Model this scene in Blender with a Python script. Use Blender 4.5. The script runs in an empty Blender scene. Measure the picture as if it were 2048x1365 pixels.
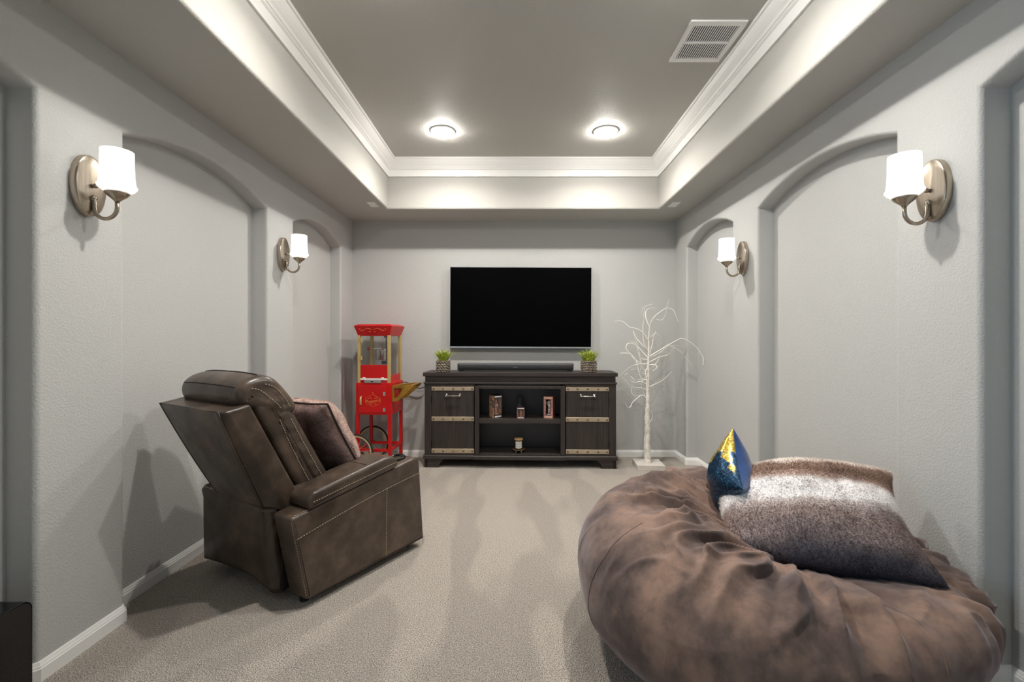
import bpy, bmesh, math, random
import numpy as np
from mathutils import Vector, Matrix, noise as mnoise

# ------------------------------------------------------------------ camera, light, exposure
sc = bpy.context.scene
COL = sc.collection
R = math.radians
PI = math.pi
CAM_Z = 1.209
F = 910.2                                    # focal length in pixels of the 2048 px wide photograph
cam_d = bpy.data.cameras.new('camera')
cam_d.sensor_width = 36.0
cam_d.lens = 16.0
cam_d.shift_x = -10.0 / 2048
cam_d.shift_y = -4.5 / 2048
cam_d.clip_start = 0.02
cam = bpy.data.objects.new('camera', cam_d)
cam.location = (0, 0, CAM_Z)
cam.rotation_euler = (PI / 2, 0, 0)
COL.objects.link(cam)
sc.camera = cam

sc.view_settings.view_transform = 'Standard'
sc.view_settings.look = 'None'
sc.view_settings.gamma = 1.0
sc.view_settings.use_curve_mapping = False
sc.view_settings.exposure = 0.0
sc.cycles.max_bounces = 5
sc.cycles.adaptive_threshold = 0.025
sc.cycles.diffuse_bounces = 4
sc.cycles.glossy_bounces = 3
sc.cycles.transmission_bounces = 5
sc.cycles.caustics_reflective = False
sc.cycles.caustics_refractive = False

CORE_POWER = 15.0            # LED core of each flush ceiling light, watts
LENS_STRENGTH = 135.0         # frosted lens around the core
SHADE_STRENGTH = 0.85         # frosted glass shades of the wall sconces
WINDOW_POWER = 38.0           # daylight through the window in the left wall behind the camera

world = bpy.data.worlds.new('world')
world.use_nodes = True
bg = world.node_tree.nodes['Background']
bg.inputs[0].default_value = (0.55, 0.72, 1.0, 1)
bg.inputs[1].default_value = 0.3
sc.world = world

al = bpy.data.lights.new('window_daylight', 'AREA')
al.shape = 'RECTANGLE'
al.size = 1.2
al.size_y = 1.0
al.energy = WINDOW_POWER
al.color = (0.58, 0.80, 1.0)
alo = bpy.data.objects.new('window_daylight', al)
alo.location = (-1.90, -0.75, 1.43)
alo.rotation_euler = (0, R(-90), 0)           # shines along +X, into the room through the window
COL.objects.link(alo)


# ------------------------------------------------------------------ helpers
def lin(c):
    c = c / 255.0
    return c / 12.92 if c <= 0.04045 else ((c + 0.055) / 1.055) ** 2.4


def rgb(r, g, b):
    return (lin(r), lin(g), lin(b), 1.0)


def nodes_of(name):
    m = bpy.data.materials.new(name)
    m.use_nodes = True
    nt = m.node_tree
    return m, nt, nt.nodes['Principled BSDF']


def N(nt, t, **kw):
    n = nt.nodes.new(t)
    for k, v in kw.items():
        if k in n.inputs.keys():
            n.inputs[k].default_value = v
        else:
            setattr(n, k, v)
    return n


def L(nt, a, ao, b, bi):
    nt.links.new(a.outputs[ao], b.inputs[bi])


def mix_rgb(nt, fac_socket, c1, c2, blend='MIX'):
    n = nt.nodes.new('ShaderNodeMix')
    n.data_type = 'RGBA'
    n.blend_type = blend
    if hasattr(fac_socket, 'links'):
        nt.links.new(fac_socket, n.inputs[0])
    else:
        n.inputs[0].default_value = fac_socket
    for i, c in ((6, c1), (7, c2)):
        if hasattr(c, 'links'):
            nt.links.new(c, n.inputs[i])
        else:
            n.inputs[i].default_value = c
    return n.outputs[2]


def ramp(nt, fac, stops, interp='LINEAR'):
    n = nt.nodes.new('ShaderNodeValToRGB')
    n.color_ramp.interpolation = interp
    el = n.color_ramp.elements
    while len(el) < len(stops):
        el.new(0.5)
    for e, (p, c) in zip(el, stops):
        e.position = p
        e.color = c
    nt.links.new(fac, n.inputs[0])
    return n.outputs[0]


def tex_noise(nt, scale, detail=3.0, rough=0.55, scl=None, coord='Object'):
    tc = N(nt, 'ShaderNodeTexCoord')
    src = tc.outputs[coord]
    if scl:
        mp = N(nt, 'ShaderNodeMapping')
        mp.inputs['Scale'].default_value = scl
        nt.links.new(src, mp.inputs[0])
        src = mp.outputs[0]
    n = N(nt, 'ShaderNodeTexNoise', Scale=scale, Detail=detail, Roughness=rough)
    nt.links.new(src, n.inputs['Vector'])
    return n.outputs[0]


def add_bump(nt, bsdf, height, strength, dist=0.01):
    b = N(nt, 'ShaderNodeBump', Strength=strength, Distance=dist)
    nt.links.new(height, b.inputs['Height'])
    nt.links.new(b.outputs[0], bsdf.inputs['Normal'])


def pm(name, col, rough=0.5, metal=0.0, spec=0.5, vary=None, bump=None, coat=0.0):
    """principled material; vary=(scale, second colour, axis scale), bump=(scale, strength, distance)"""
    m, nt, b = nodes_of(name)
    b.inputs['Base Color'].default_value = col
    b.inputs['Roughness'].default_value = rough
    b.inputs['Metallic'].default_value = metal
    b.inputs['Specular IOR Level'].default_value = spec
    b.inputs['Coat Weight'].default_value = coat
    if vary:
        n = tex_noise(nt, vary[0], 4.0, 0.6, vary[2] if len(vary) > 2 else None)
        f = ramp(nt, n, [(0.35, (0, 0, 0, 1)), (0.65, (1, 1, 1, 1))])
        c = mix_rgb(nt, f, col, vary[1])
        nt.links.new(c, b.inputs['Base Color'])
    if bump:
        add_bump(nt, b, tex_noise(nt, bump[0], 3.0), bump[1], bump[2] if len(bump) > 2 else 0.005)
    return m


class MB:
    """collects vertices and faces; build() links them as one mesh object"""

    def __init__(s):
        s.v = []
        s.f = []

    def add(s, vs, fs):
        o = len(s.v)
        s.v += [tuple(p) for p in vs]
        s.f += [tuple(i + o for i in f) for f in fs]
        return s

    def box(s, x0, x1, y0, y1, z0, z1, M=None):
        vs = [Vector((x, y, z)) for z in (z0, z1) for y in (y0, y1) for x in (x0, x1)]
        if M is not None:
            vs = [M @ p for p in vs]
        return s.add(vs, [(0, 2, 3, 1), (4, 5, 7, 6), (0, 1, 5, 4), (2, 6, 7, 3), (0, 4, 6, 2), (1, 3, 7, 5)])

    def tube(s, pts, rad, n=8, caps=True):
        pts = [Vector(p) for p in pts]
        if not hasattr(rad, '__len__'):
            rad = [rad] * len(pts)
        vs, fs = [], []
        up = None
        for i, p in enumerate(pts):
            d = (pts[min(i + 1, len(pts) - 1)] - pts[max(i - 1, 0)]).normalized()
            if up is None:
                up = Vector((0, 0, 1)) if abs(d.z) < 0.9 else Vector((1, 0, 0))
            a = d.cross(up)
            if a.length < 1e-5:
                a = d.cross(Vector((0, 1, 0)))
            a.normalize()
            up = a.cross(d).normalized()
            for k in range(n):
                t = 2 * PI * k / n
                vs.append(p + (a * math.cos(t) + up * math.sin(t)) * rad[i])
        for i in range(len(pts) - 1):
            for k in range(n):
                k2 = (k + 1) % n
                fs.append((i * n + k, i * n + k2, (i + 1) * n + k2, (i + 1) * n + k))
        if caps:
            fs.append(tuple(range(n - 1, -1, -1)))
            fs.append(tuple((len(pts) - 1) * n + k for k in range(n)))
        return s.add(vs, fs)

    def cyl(s, p0, p1, r0, r1=None, n=16):
        return s.tube([p0, p1], [r0, r0 if r1 is None else r1], n)

    def lathe(s, prof, n=32, c=(0, 0, 0), sx=1.0, sy=1.0, M=None):
        """prof: list of (radius, z)"""
        vs, fs = [], []
        for r, z in prof:
            for k in range(n):
                t = 2 * PI * k / n
                p = Vector((r * math.cos(t) * sx, r * math.sin(t) * sy, z))
                if M is not None:
                    p = M @ p
                vs.append(p + Vector(c))
        for i in range(len(prof) - 1):
            for k in range(n):
                k2 = (k + 1) % n
                fs.append((i * n + k, i * n + k2, (i + 1) * n + k2, (i + 1) * n + k))
        if prof[0][0] > 1e-6:
            fs.append(tuple(range(n - 1, -1, -1)))
        if prof[-1][0] > 1e-6:
            fs.append(tuple((len(prof) - 1) * n + k for k in range(n)))
        return s.add(vs, fs)

    def prism(s, poly, a, b, ax='x'):
        """polygon extruded along an axis from a to b; poly gives the other two coordinates in order"""
        n = len(poly)
        vs = []
        for t in (a, b):
            for p, q in poly:
                vs.append({'x': (t, p, q), 'y': (p, t, q), 'z': (p, q, t)}[ax])
        fs = [tuple(range(n - 1, -1, -1)), tuple(range(n, 2 * n))]
        fs += [(i, (i + 1) % n, n + (i + 1) % n, n + i) for i in range(n)]
        return s.add(vs, fs)

    def build(s, name, mat, parent=None, smooth=False, bevel=0, seg=2, subsurf=0, xf=None, angle=30):
        me = bpy.data.meshes.new(name)
        vs = s.v if xf is None else [tuple(xf(Vector(p))) for p in s.v]
        me.from_pydata(vs, [], s.f)
        bm = bmesh.new()
        bm.from_mesh(me)
        bmesh.ops.remove_doubles(bm, verts=bm.verts, dist=1e-6)
        bmesh.ops.recalc_face_normals(bm, faces=bm.faces)
        bm.to_mesh(me)
        bm.free()
        if mat:
            me.materials.append(mat)
        o = bpy.data.objects.new(name, me)
        COL.objects.link(o)
        if parent:
            o.parent = parent
        if bevel:
            md = o.modifiers.new('bevel', 'BEVEL')
            md.width = bevel
            md.segments = seg
            md.limit_method = 'ANGLE'
            md.angle_limit = R(angle)
            md.harden_normals = False
        if subsurf:
            md = o.modifiers.new('sub', 'SUBSURF')
            md.levels = md.render_levels = subsurf
        if smooth or bevel or subsurf:
            me.polygons.foreach_set('use_smooth', [True] * len(me.polygons))
            if bevel and not smooth:
                me.polygons.foreach_set('use_smooth', [False] * len(me.polygons))
        if smooth:
            md = o.modifiers.new('wn', 'WEIGHTED_NORMAL') if bevel else None
        return o


def raw_mesh(name, verts, faces, mat, parent=None, smooth=True):
    me = bpy.data.meshes.new(name)
    me.from_pydata([tuple(map(float, p)) for p in verts], [], [tuple(map(int, f)) for f in faces])
    if mat:
        me.materials.append(mat)
    me.polygons.foreach_set('use_smooth', [smooth] * len(me.polygons))
    me.update()
    o = bpy.data.objects.new(name, me)
    COL.objects.link(o)
    if parent:
        o.parent = parent
    return o


def thing(name, label, cat, loc=(0, 0, 0), rz=0.0, group=None):
    o = bpy.data.objects.new(name, None)
    o.empty_display_size = 0.1
    o.location = loc
    o.rotation_euler = (0, 0, rz)
    COL.objects.link(o)
    return tag(o, label, cat, group)


def tag(o, label, cat, group=None, kind=None):
    o['label'] = label
    o['category'] = cat
    if group:
        o['group'] = group
    if kind:
        o['kind'] = kind
    return o


def struct(o, label):
    o['kind'] = 'structure'
    o['label'] = label
    return o


def sweep(path, prof, closed=False, side=1):
    """prof (offset from path, z) carried along a path of 2-D points with mitred corners"""
    n = len(path)
    P = [Vector(p) for p in path]
    segs = n if closed else n - 1
    dirs = [(P[(i + 1) % n] - P[i]).normalized() for i in range(segs)]
    nor = [Vector((-d.y, d.x)) * side for d in dirs]
    mb = MB()
    k = len(prof)
    vs, fs = [], []
    for i in range(n):
        if closed:
            a, b = nor[i - 1], nor[i]
        else:
            a, b = nor[max(i - 1, 0)], nor[min(i, segs - 1)]
        m = (a + b) / (1 + a.dot(b))
        for off, z in prof:
            q = P[i] + m * off
            vs.append((q.x, q.y, z))
    for i in range(segs):
        j = (i + 1) % n
        for t in range(k - 1):
            fs.append((i * k + t, i * k + t + 1, j * k + t + 1, j * k + t))
    if not closed:
        fs.append(tuple(range(k)))
        fs.append(tuple((n - 1) * k + t for t in range(k - 1, -1, -1)))
    mb.add(vs, fs)
    return mb


def catmull(pts, per=6, closed=False):
    P = [np.array(p, float) for p in pts]
    n = len(P)
    out = []
    segs = n if closed else n - 1
    for i in range(segs):
        if closed:
            p0, p1, p2, p3 = P[i - 1], P[i], P[(i + 1) % n], P[(i + 2) % n]
        else:
            p0, p1, p2, p3 = P[max(i - 1, 0)], P[i], P[i + 1], P[min(i + 2, n - 1)]
        for t in np.linspace(0, 1, per, endpoint=False):
            out.append(0.5 * ((2 * p1) + (-p0 + p2) * t + (2 * p0 - 5 * p1 + 4 * p2 - p3) * t * t
                              + (-p0 + 3 * p1 - 3 * p2 + p3) * t ** 3))
    if not closed:
        out.append(P[-1])
    return [tuple(p) for p in out]


def px(x, y, d):
    """point of the place at depth d that the photograph shows at pixel x, y"""
    return Vector(((x - 1034) * d / F, d, CAM_Z + (678 - y) * d / F))


# ------------------------------------------------------------------ materials
def wall_material(name, col):
    m, nt, b = nodes_of(name)
    b.inputs['Roughness'].default_value = 0.62
    b.inputs['Specular IOR Level'].default_value = 0.35
    big = tex_noise(nt, 1.3, 2.0)
    c = mix_rgb(nt, big, tuple(x * 0.97 for x in col[:3]) + (1,), tuple(min(1, x * 1.03) for x in col[:3]) + (1,))
    nt.links.new(c, b.inputs['Base Color'])
    n1 = tex_noise(nt, 125.0, 2.0, 0.6)
    r1 = ramp(nt, n1, [(0.42, (0, 0, 0, 1)), (0.62, (1, 1, 1, 1))])
    add_bump(nt, b, r1, 0.22, 0.004)
    return m


M_WALL = wall_material('wall_paint', rgb(192, 192, 190))
M_CEIL = wall_material('ceiling_paint', rgb(188, 186, 180))
M_TRIM = pm('white_trim', rgb(245, 244, 241), 0.42, spec=0.4)


def carpet_material():
    m, nt, b = nodes_of('carpet_pile')
    b.inputs['Roughness'].default_value = 0.95
    b.inputs['Specular IOR Level'].default_value = 0.1
    b.inputs['Sheen Weight'].default_value = 0.25
    fine = tex_noise(nt, 215.0, 2.0, 0.75)
    col = ramp(nt, fine, [(0.36, rgb(98, 87, 77)), (0.46, rgb(192, 179, 165)), (0.54, rgb(216, 204, 191)), (0.66, rgb(252, 244, 234))])
    # broad vacuum strokes: the pile lies one way or the other
    tc = N(nt, 'ShaderNodeTexCoord')
    mp = N(nt, 'ShaderNodeMapping')
    mp.inputs['Scale'].default_value = (2.6, 0.75, 1)
    mp.inputs['Rotation'].default_value = (0, 0, R(18))
    nt.links.new(tc.outputs['Object'], mp.inputs[0])
    st = N(nt, 'ShaderNodeTexNoise', Scale=1.3, Detail=1.0)
    nt.links.new(mp.outputs[0], st.inputs['Vector'])
    stf = ramp(nt, st.outputs[0], [(0.46, (0.82, 0.82, 0.82, 1)), (0.52, (1, 1, 1, 1))])
    c2 = mix_rgb(nt, 1.0, col, stf, 'MULTIPLY')
    nt.links.new(c2, b.inputs['Base Color'])
    v = N(nt, 'ShaderNodeTexVoronoi', Scale=240.0)
    nt.links.new(tc.outputs['Object'], v.inputs['Vector'])
    add_bump(nt, b, v.outputs['Distance'], 1.0, 0.008)
    return m


M_CARPET = carpet_material()


def leather_material():
    m, nt, b = nodes_of('brown_leather')
    b.inputs['Roughness'].default_value = 0.38
    b.inputs['Specular IOR Level'].default_value = 0.45
    n = tex_noise(nt, 7.0, 4.0, 0.6)
    c = ramp(nt, n, [(0.32, rgb(56, 46, 39)), (0.50, rgb(73, 61, 52)), (0.70, rgb(98, 82, 70))])
    nt.links.new(c, b.inputs['Base Color'])
    r = ramp(nt, tex_noise(nt, 11.0, 3.0), [(0.3, (0.26, 0.26, 0.26, 1)), (0.7, (0.42, 0.42, 0.42, 1))])
    nt.links.new(r, b.inputs['Roughness'])
    add_bump(nt, b, tex_noise(nt, 240.0, 2.0), 0.10, 0.002)
    return m


M_LEATHER = leather_material()
M_STITCH = pm('tan_thread', rgb(176, 160, 138), 0.8)
M_SEAM = pm('dark_seam', rgb(30, 26, 23), 0.8)
M_BLACKCLOTH = pm('black_lining', rgb(16, 15, 15), 0.9)


def suede_material():
    m, nt, b = nodes_of('brown_suede')
    b.inputs['Roughness'].default_value = 0.85
    b.inputs['Specular IOR Level'].default_value = 0.2
    b.inputs['Sheen Weight'].default_value = 0.36
    b.inputs['Sheen Roughness'].default_value = 0.45
    b.inputs['Sheen Tint'].default_value = (0.75, 0.72, 0.78, 1)
    n = tex_noise(nt, 4.2, 5.0, 0.6)
    n2 = tex_noise(nt, 16.0, 4.0, 0.65, (1, 1, 0.5))
    c = ramp(nt, n, [(0.32, rgb(80, 66, 62)), (0.46, rgb(103, 86, 79)), (0.52, rgb(119, 98, 88)), (0.66, rgb(144, 117, 102))])
    c2 = ramp(nt, n2, [(0.38, (0.74, 0.74, 0.76, 1)), (0.5, (0.96, 0.96, 0.96, 1)), (0.64, (1.1, 1.08, 1.08, 1))])
    nt.links.new(mix_rgb(nt, 1.0, c, c2, 'MULTIPLY'), b.inputs['Base Color'])
    add_bump(nt, b, tex_noise(nt, 220.0, 2.0), 0.12, 0.002)
    return m


M_SUEDE = suede_material()


def wood_material(name, dark, light, along='z', rough=0.45):
    m, nt, b = nodes_of(name)
    s = {'z': (26, 26, 1.2), 'x': (1.2, 26, 26), 'y': (26, 1.2, 26)}[along]
    n = tex_noise(nt, 2.2, 5.0, 0.65, s)
    c = ramp(nt, n, [(0.3, dark), (0.7, light)])
    nt.links.new(c, b.inputs['Base Color'])
    b.inputs['Roughness'].default_value = rough
    b.inputs['Specular IOR Level'].default_value = 0.4
    add_bump(nt, b, n, 0.15, 0.002)
    return m


M_WOODV = wood_material('dark_wood_upright', rgb(40, 35, 33), rgb(64, 57, 54), 'z')
M_WOODH = wood_material('dark_wood_level', rgb(40, 35, 33), rgb(66, 58, 55), 'x')
M_STRAP = pm('champagne_metal', rgb(196, 180, 156), 0.42, 0.55, vary=(9, rgb(182, 166, 144)))
M_RIVET = pm('rivet_metal', rgb(140, 126, 108), 0.3, 0.95)
M_CHROME = pm('polished_metal', rgb(214, 212, 208), 0.18, 1.0)
M_NICKEL = pm('brushed_nickel', rgb(190, 178, 162), 0.32, 0.95, vary=(3, rgb(176, 162, 145), (40, 40, 2)))
M_DARKMETAL = pm('dark_metal', rgb(40, 38, 36), 0.4, 0.7)
M_TVSCREEN = pm('tv_screen', (0.0006, 0.0006, 0.0008, 1), 0.5, spec=0.03)
M_BLACK = pm('black_plastic', rgb(18, 18, 20), 0.35)
M_GLOSSBLACK = pm('gloss_black', rgb(6, 5, 6), 0.06, spec=0.5)
M_CLOTHBLACK = pm('speaker_cloth', rgb(30, 30, 33), 0.7, bump=(900, 0.3))
M_SILVER = pm('silver_bezel', rgb(205, 210, 216), 0.25, 0.8)
M_RED = pm('red_enamel', rgb(206, 18, 20), 0.34, spec=0.4, vary=(5, rgb(190, 12, 14)))
M_BRASS = pm('pale_brass', rgb(205, 180, 118), 0.38, 0.35)
M_GOLD = pm('old_gold', rgb(178, 136, 54), 0.38, 0.45, vary=(8, rgb(150, 108, 36)))
M_GOLDTEXT = pm('gold_print', rgb(222, 130, 62), 0.6)
M_STEEL = pm('kettle_steel', rgb(190, 190, 190), 0.25, 0.9)
M_WHITEPLASTIC = pm('white_plastic', rgb(246, 245, 242), 0.4)
M_RUBBER = pm('black_rubber', rgb(22, 21, 21), 0.7)
M_TAN = pm('tan_rim', rgb(196, 178, 140), 0.45)
M_CORD = pm('black_cord', rgb(14, 14, 14), 0.5)
M_REDKNOB = pm('red_knob', rgb(170, 20, 22), 0.3)


def glass_material(name='clear_pane', tint=(0.96, 0.97, 0.965, 1), fac=0.05):
    m = bpy.data.materials.new(name)
    m.use_nodes = True
    nt = m.node_tree
    out = nt.nodes['Material Output']
    nt.nodes.remove(nt.nodes['Principled BSDF'])
    t = N(nt, 'ShaderNodeBsdfTransparent')
    t.inputs[0].default_value = tint
    g = N(nt, 'ShaderNodeBsdfGlossy', Roughness=0.03)
    mx = N(nt, 'ShaderNodeMixShader')
    mx.inputs[0].default_value = fac
    L(nt, t, 0, mx, 1)
    L(nt, g, 0, mx, 2)
    L(nt, mx, 0, out, 'Surface')
    return m


M_GLASS = glass_material()


def emit_material(name, col, strength):
    m, nt, b = nodes_of(name)
    b.inputs['Base Color'].default_value = (0.8, 0.8, 0.8, 1)
    b.inputs['Emission Color'].default_value = col
    b.inputs['Emission Strength'].default_value = strength
    b.inputs['Roughness'].default_value = 0.3
    return m


M_CANLENS = emit_material('light_lens', (1.0, 0.965, 0.91, 1), LENS_STRENGTH)
M_SHADE = emit_material('frosted_shade', (1.0, 0.985, 0.95, 1), SHADE_STRENGTH)


# ------------------------------------------------------------------ room shell
XL, XR, YB, YF = -1.687, 1.626, 4.668, -1.75
ZS = 2.414                      # underside of the soffit
ZC = 2.868                      # tray ceiling
REC = 0.105                     # depth of the arched niches
SPRING = 2.088
NICHES = [(0.46, 1.594, 0.108), (1.958, 3.073, 0.108), (3.438, 4.363, 0.112)]
WIN = (-1.30, -0.20, 0.85, 2.02)     # window in the left wall: y from, y to, z from, z to
TRAY = (-1.202, 1.318, -1.25, 4.232)

fl = MB().box(XL - 0.3, XR + 0.3, YF - 0.2, YB + 0.2, -0.1, 0.0).build('floor', M_CARPET)
struct(fl, 'beige cut pile carpet with vacuum marks across the room')


def arch_z(y, y0, y1, rise):
    w = (y1 - y0) / 2
    rad = (w * w + rise * rise) / (2 * rise)
    return SPRING - (rad - rise) + math.sqrt(max(rad * rad - (y - (y0 + y1) / 2) ** 2, 0))


def niche_wall(name, X, sgn, label, hole=None):
    """side wall with three arched niches; sgn = +1 recesses towards +X"""
    bm = bmesh.new()
    cache = {}

    def V(x, y, z):
        k = (round(x, 5), round(y, 5), round(z, 5))
        if k not in cache:
            cache[k] = bm.verts.new((x, y, z))
        return cache[k]

    def quad(*p):
        try:
            bm.faces.new([V(*q) for q in p])
        except ValueError:
            pass

    Xr = X + sgn * REC
    cuts = [YF - 0.05]
    convex = []
    for y0, y1, rise in NICHES:
        # pier before the niche
        ya = cuts[-1]
        if hole and len(cuts) == 1:
            h0, h1, k0, k1 = hole
            quad((X, ya, 0), (X, h0, 0), (X, h0, SPRING), (X, ya, SPRING))
            quad((X, h1, 0), (X, y0, 0), (X, y0, SPRING), (X, h1, SPRING))
            quad((X, h0, 0), (X, h1, 0), (X, h1, k0), (X, h0, k0))
            quad((X, h0, k1), (X, h1, k1), (X, h1, SPRING), (X, h0, SPRING))
            for p, q in (((h0, k0), (h1, k0)), ((h1, k0), (h1, k1)), ((h1, k1), (h0, k1)), ((h0, k1), (h0, k0))):
                quad((X, *p), (X, *q), (Xr, *q), (Xr, *p))
        else:
            quad((X, ya, 0), (X, y0, 0), (X, y0, SPRING), (X, ya, SPRING))
        quad((X, ya, SPRING), (X, y0, SPRING), (X, y0, ZS + 0.04), (X, ya, ZS + 0.04))
        nseg = 28
        ys = [y0 + (y1 - y0) * i / nseg for i in range(nseg + 1)]
        zs = [SPRING if i in (0, nseg) else arch_z(y, y0, y1, rise) for i, y in enumerate(ys)]
        for i in range(nseg):
            a, b = ys[i], ys[i + 1]
            za, zb = zs[i], zs[i + 1]
            quad((X, a, za), (X, b, zb), (X, b, ZS + 0.04), (X, a, ZS + 0.04))
            quad((X, a, za), (X, b, zb), (Xr, b, zb), (Xr, a, za))
            quad((Xr, a, 0), (Xr, b, 0), (Xr, b, zb), (Xr, a, za))
            convex.append(((X, a, za), (X, b, zb)))
        for y in (y0, y1):
            quad((X, y, 0), (Xr, y, 0), (Xr, y, SPRING), (X, y, SPRING))
            convex.append(((X, y, 0), (X, y, SPRING)))
        cuts.append(y1)
    ya = cuts[-1]
    quad((X, ya, 0), (X, YB + 0.02, 0), (X, YB + 0.02, SPRING), (X, ya, SPRING))
    quad((X, ya, SPRING), (X, YB + 0.02, SPRING), (X, YB + 0.02, ZS + 0.04), (X, ya, ZS + 0.04))
    bmesh.ops.recalc_face_normals(bm, faces=bm.faces)
    # the bullnosed drywall edges
    lay = bm.edges.layers.float.new('bevel_weight_edge')
    cs = set()
    for a, b in convex:
        cs.add(frozenset((V(*a), V(*b))))
    for e in bm.edges:
        if frozenset(e.verts) in cs:
            e[lay] = 1.0
    me = bpy.data.meshes.new(name)
    bm.to_mesh(me)
    bm.free()
    me.materials.append(M_WALL)
    o = bpy.data.objects.new(name, me)
    COL.objects.link(o)
    bv = o.modifiers.new('bullnose', 'BEVEL')
    bv.width = 0.019
    bv.segments = 9
    bv.limit_method = 'WEIGHT'
    struct(o, label)
    return o


niche_wall('wall_left', XL, -1, 'light grey textured wall with arched niches on the left side', WIN)
niche_wall('wall_right', XR, 1, 'light grey textured wall with arched niches on the right side')
wb = MB().box(XL - 0.25, XR + 0.25, YB, YB + 0.15, 0, ZS + 0.05).build('wall_back', M_WALL)
struct(wb, 'plain light grey wall behind the television')

# plain wall behind the camera
struct(MB().box(XL - 0.25, XR + 0.25, YF - 0.12, YF, 0, ZS + 0.05).build('wall_front', M_WALL), 'plain light grey wall behind the camera')
wy0, wy1, wz0, wz1 = WIN
win = MB()
for a, b, c, d in ((wy0, wy0 + 0.05, wz0, wz1), (wy1 - 0.05, wy1, wz0, wz1), (wy0 + 0.05, wy1 - 0.05, wz0, wz0 + 0.05), (wy0 + 0.05, wy1 - 0.05, wz1 - 0.05, wz1),
                   (wy0 + 0.05, wy1 - 0.05, (wz0 + wz1) / 2 - 0.02, (wz0 + wz1) / 2 + 0.02)):
    win.box(XL - 0.10, XL - 0.02, a, b, c, d)
win_o = struct(win.build('window_1', M_TRIM), 'white framed window in the left wall behind the camera')
MB().box(XL - 0.062, XL - 0.058, wy0 + 0.05, wy1 - 0.05, wz0 + 0.05, wz1 - 0.05).build('pane', M_GLASS, win_o)


# tray ceiling: soffit ring, fascia and raised flat
def ceiling():
    bm = bmesh.new()
    tx0, tx1, ty0, ty1 = TRAY
    ox0, ox1, oy0, oy1 = XL - 0.3, XR + 0.3, YF - 0.15, YB + 0.15
    I = [bm.verts.new((x, y, ZS)) for x, y in ((tx0, ty0), (tx1, ty0), (tx1, ty1), (tx0, ty1))]
    O = [bm.verts.new((x, y, ZS)) for x, y in ((ox0, oy0), (ox1, oy0), (ox1, oy1), (ox0, oy1))]
    T = [bm.verts.new((x, y, ZC)) for x, y in ((tx0, ty0), (tx1, ty0), (tx1, ty1), (tx0, ty1))]
    H = [bm.verts.new((v.co.x, v.co.y, ZC + 0.1)) for v in O]
    lay = bm.edges.layers.float.new('bevel_weight_edge')
    for i in range(4):
        j = (i + 1) % 4
        bm.faces.new((O[i], O[j], I[j], I[i]))
        bm.faces.new((I[i], I[j], T[j], T[i]))
        bm.faces.new((O[j], O[i], H[i], H[j]))
        bm.edges.get((I[i], I[j]))[lay] = 1.0
    bm.faces.new(T)
    bm.faces.new(H)
    bmesh.ops.recalc_face_normals(bm, faces=bm.faces)
    me = bpy.data.meshes.new('ceiling')
    bm.to_mesh(me)
    bm.free()
    me.materials.append(M_CEIL)
    o = bpy.data.objects.new('ceiling', me)
    COL.objects.link(o)
    bv = o.modifiers.new('bullnose', 'BEVEL')
    bv.width = 0.02
    bv.segments = 9
    bv.limit_method = 'WEIGHT'
    struct(o, 'grey tray ceiling with a dropped soffit round the edge')


ceiling()

CROWN = [(-0.01, 2.714), (0.013, 2.714), (0.014, 2.719), (0.014, 2.775), (0.020, 2.778), (0.026, 2.783), (0.026, 2.789), (0.033, 2.791),
         (0.036, 2.797), (0.040, 2.803), (0.050, 2.812), (0.064, 2.828), (0.074, 2.843), (0.078, 2.851), (0.088, 2.853), (0.090, 2.860),
         (0.090, ZC + 0.005)]
tx0, tx1, ty0, ty1 = TRAY
cr = sweep([(tx0, ty0), (tx1, ty0), (tx1, ty1), (tx0, ty1)], CROWN, closed=True, side=1).build('trim_1', M_TRIM)
struct(cr, 'white crown moulding round the tray ceiling')

BASE = [(-0.005, 0.0), (0.014, 0.0), (0.014, 0.046), (0.011, 0.049), (0.011, 0.053), (0.008, 0.058), (0.004, 0.068), (-0.005, 0.070)]


def base_path(X, sgn):
    p = [(X, YF)]
    for y0, y1, _ in NICHES:
        c = 0.012
        p += [(X, y0 - c), (X + sgn * c, y0), (X + sgn * REC, y0), (X + sgn * REC, y1), (X + sgn * c, y1), (X, y1 + c)]
    p.append((X, YB))
    return p


struct(sweep(base_path(XL, -1), BASE, side=-1).build('baseboard_left', M_TRIM), 'white baseboard along the left wall and its niches')
struct(sweep(base_path(XR, 1), BASE, side=1).build('baseboard_right', M_TRIM), 'white baseboard along the right wall and its niches')
struct(sweep([(XL, YB), (XR, YB)], BASE, side=-1).build('baseboard_back', M_TRIM), 'white baseboard along the television wall')


# ------------------------------------------------------------------ ceiling lights, vent, plates
def can_light(x, y, label):
    t = thing('ceiling_light', label, 'ceiling light', (x, y, ZC), 0, 'flush ceiling lights in the tray')
    MB().lathe([(0.099, 0.002), (0.100, -0.005), (0.096, -0.009), (0.086, -0.011), (0.081, -0.010), (0.079, -0.006)], 40).build('trim_ring', M_WHITEPLASTIC, t, True)
    MB().lathe([(0.080, -0.007), (0.079, -0.018), (0.074, -0.028), (0.062, -0.035), (0.042, -0.0385), (0.02, -0.0395), (0.0, -0.040)], 40).build('lens', M_CANLENS, t, True)
    ld = bpy.data.lights.new('led_core', 'AREA')
    ld.shape = 'DISK'
    ld.size = 0.056
    ld.energy = CORE_POWER
    ld.spread = R(150)
    ld.color = (1.0, 0.955, 0.885)
    lo = bpy.data.objects.new('led_core', ld)
    COL.objects.link(lo)
    lo.parent = t
    lo.location = (0, 0, -0.0405)


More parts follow.
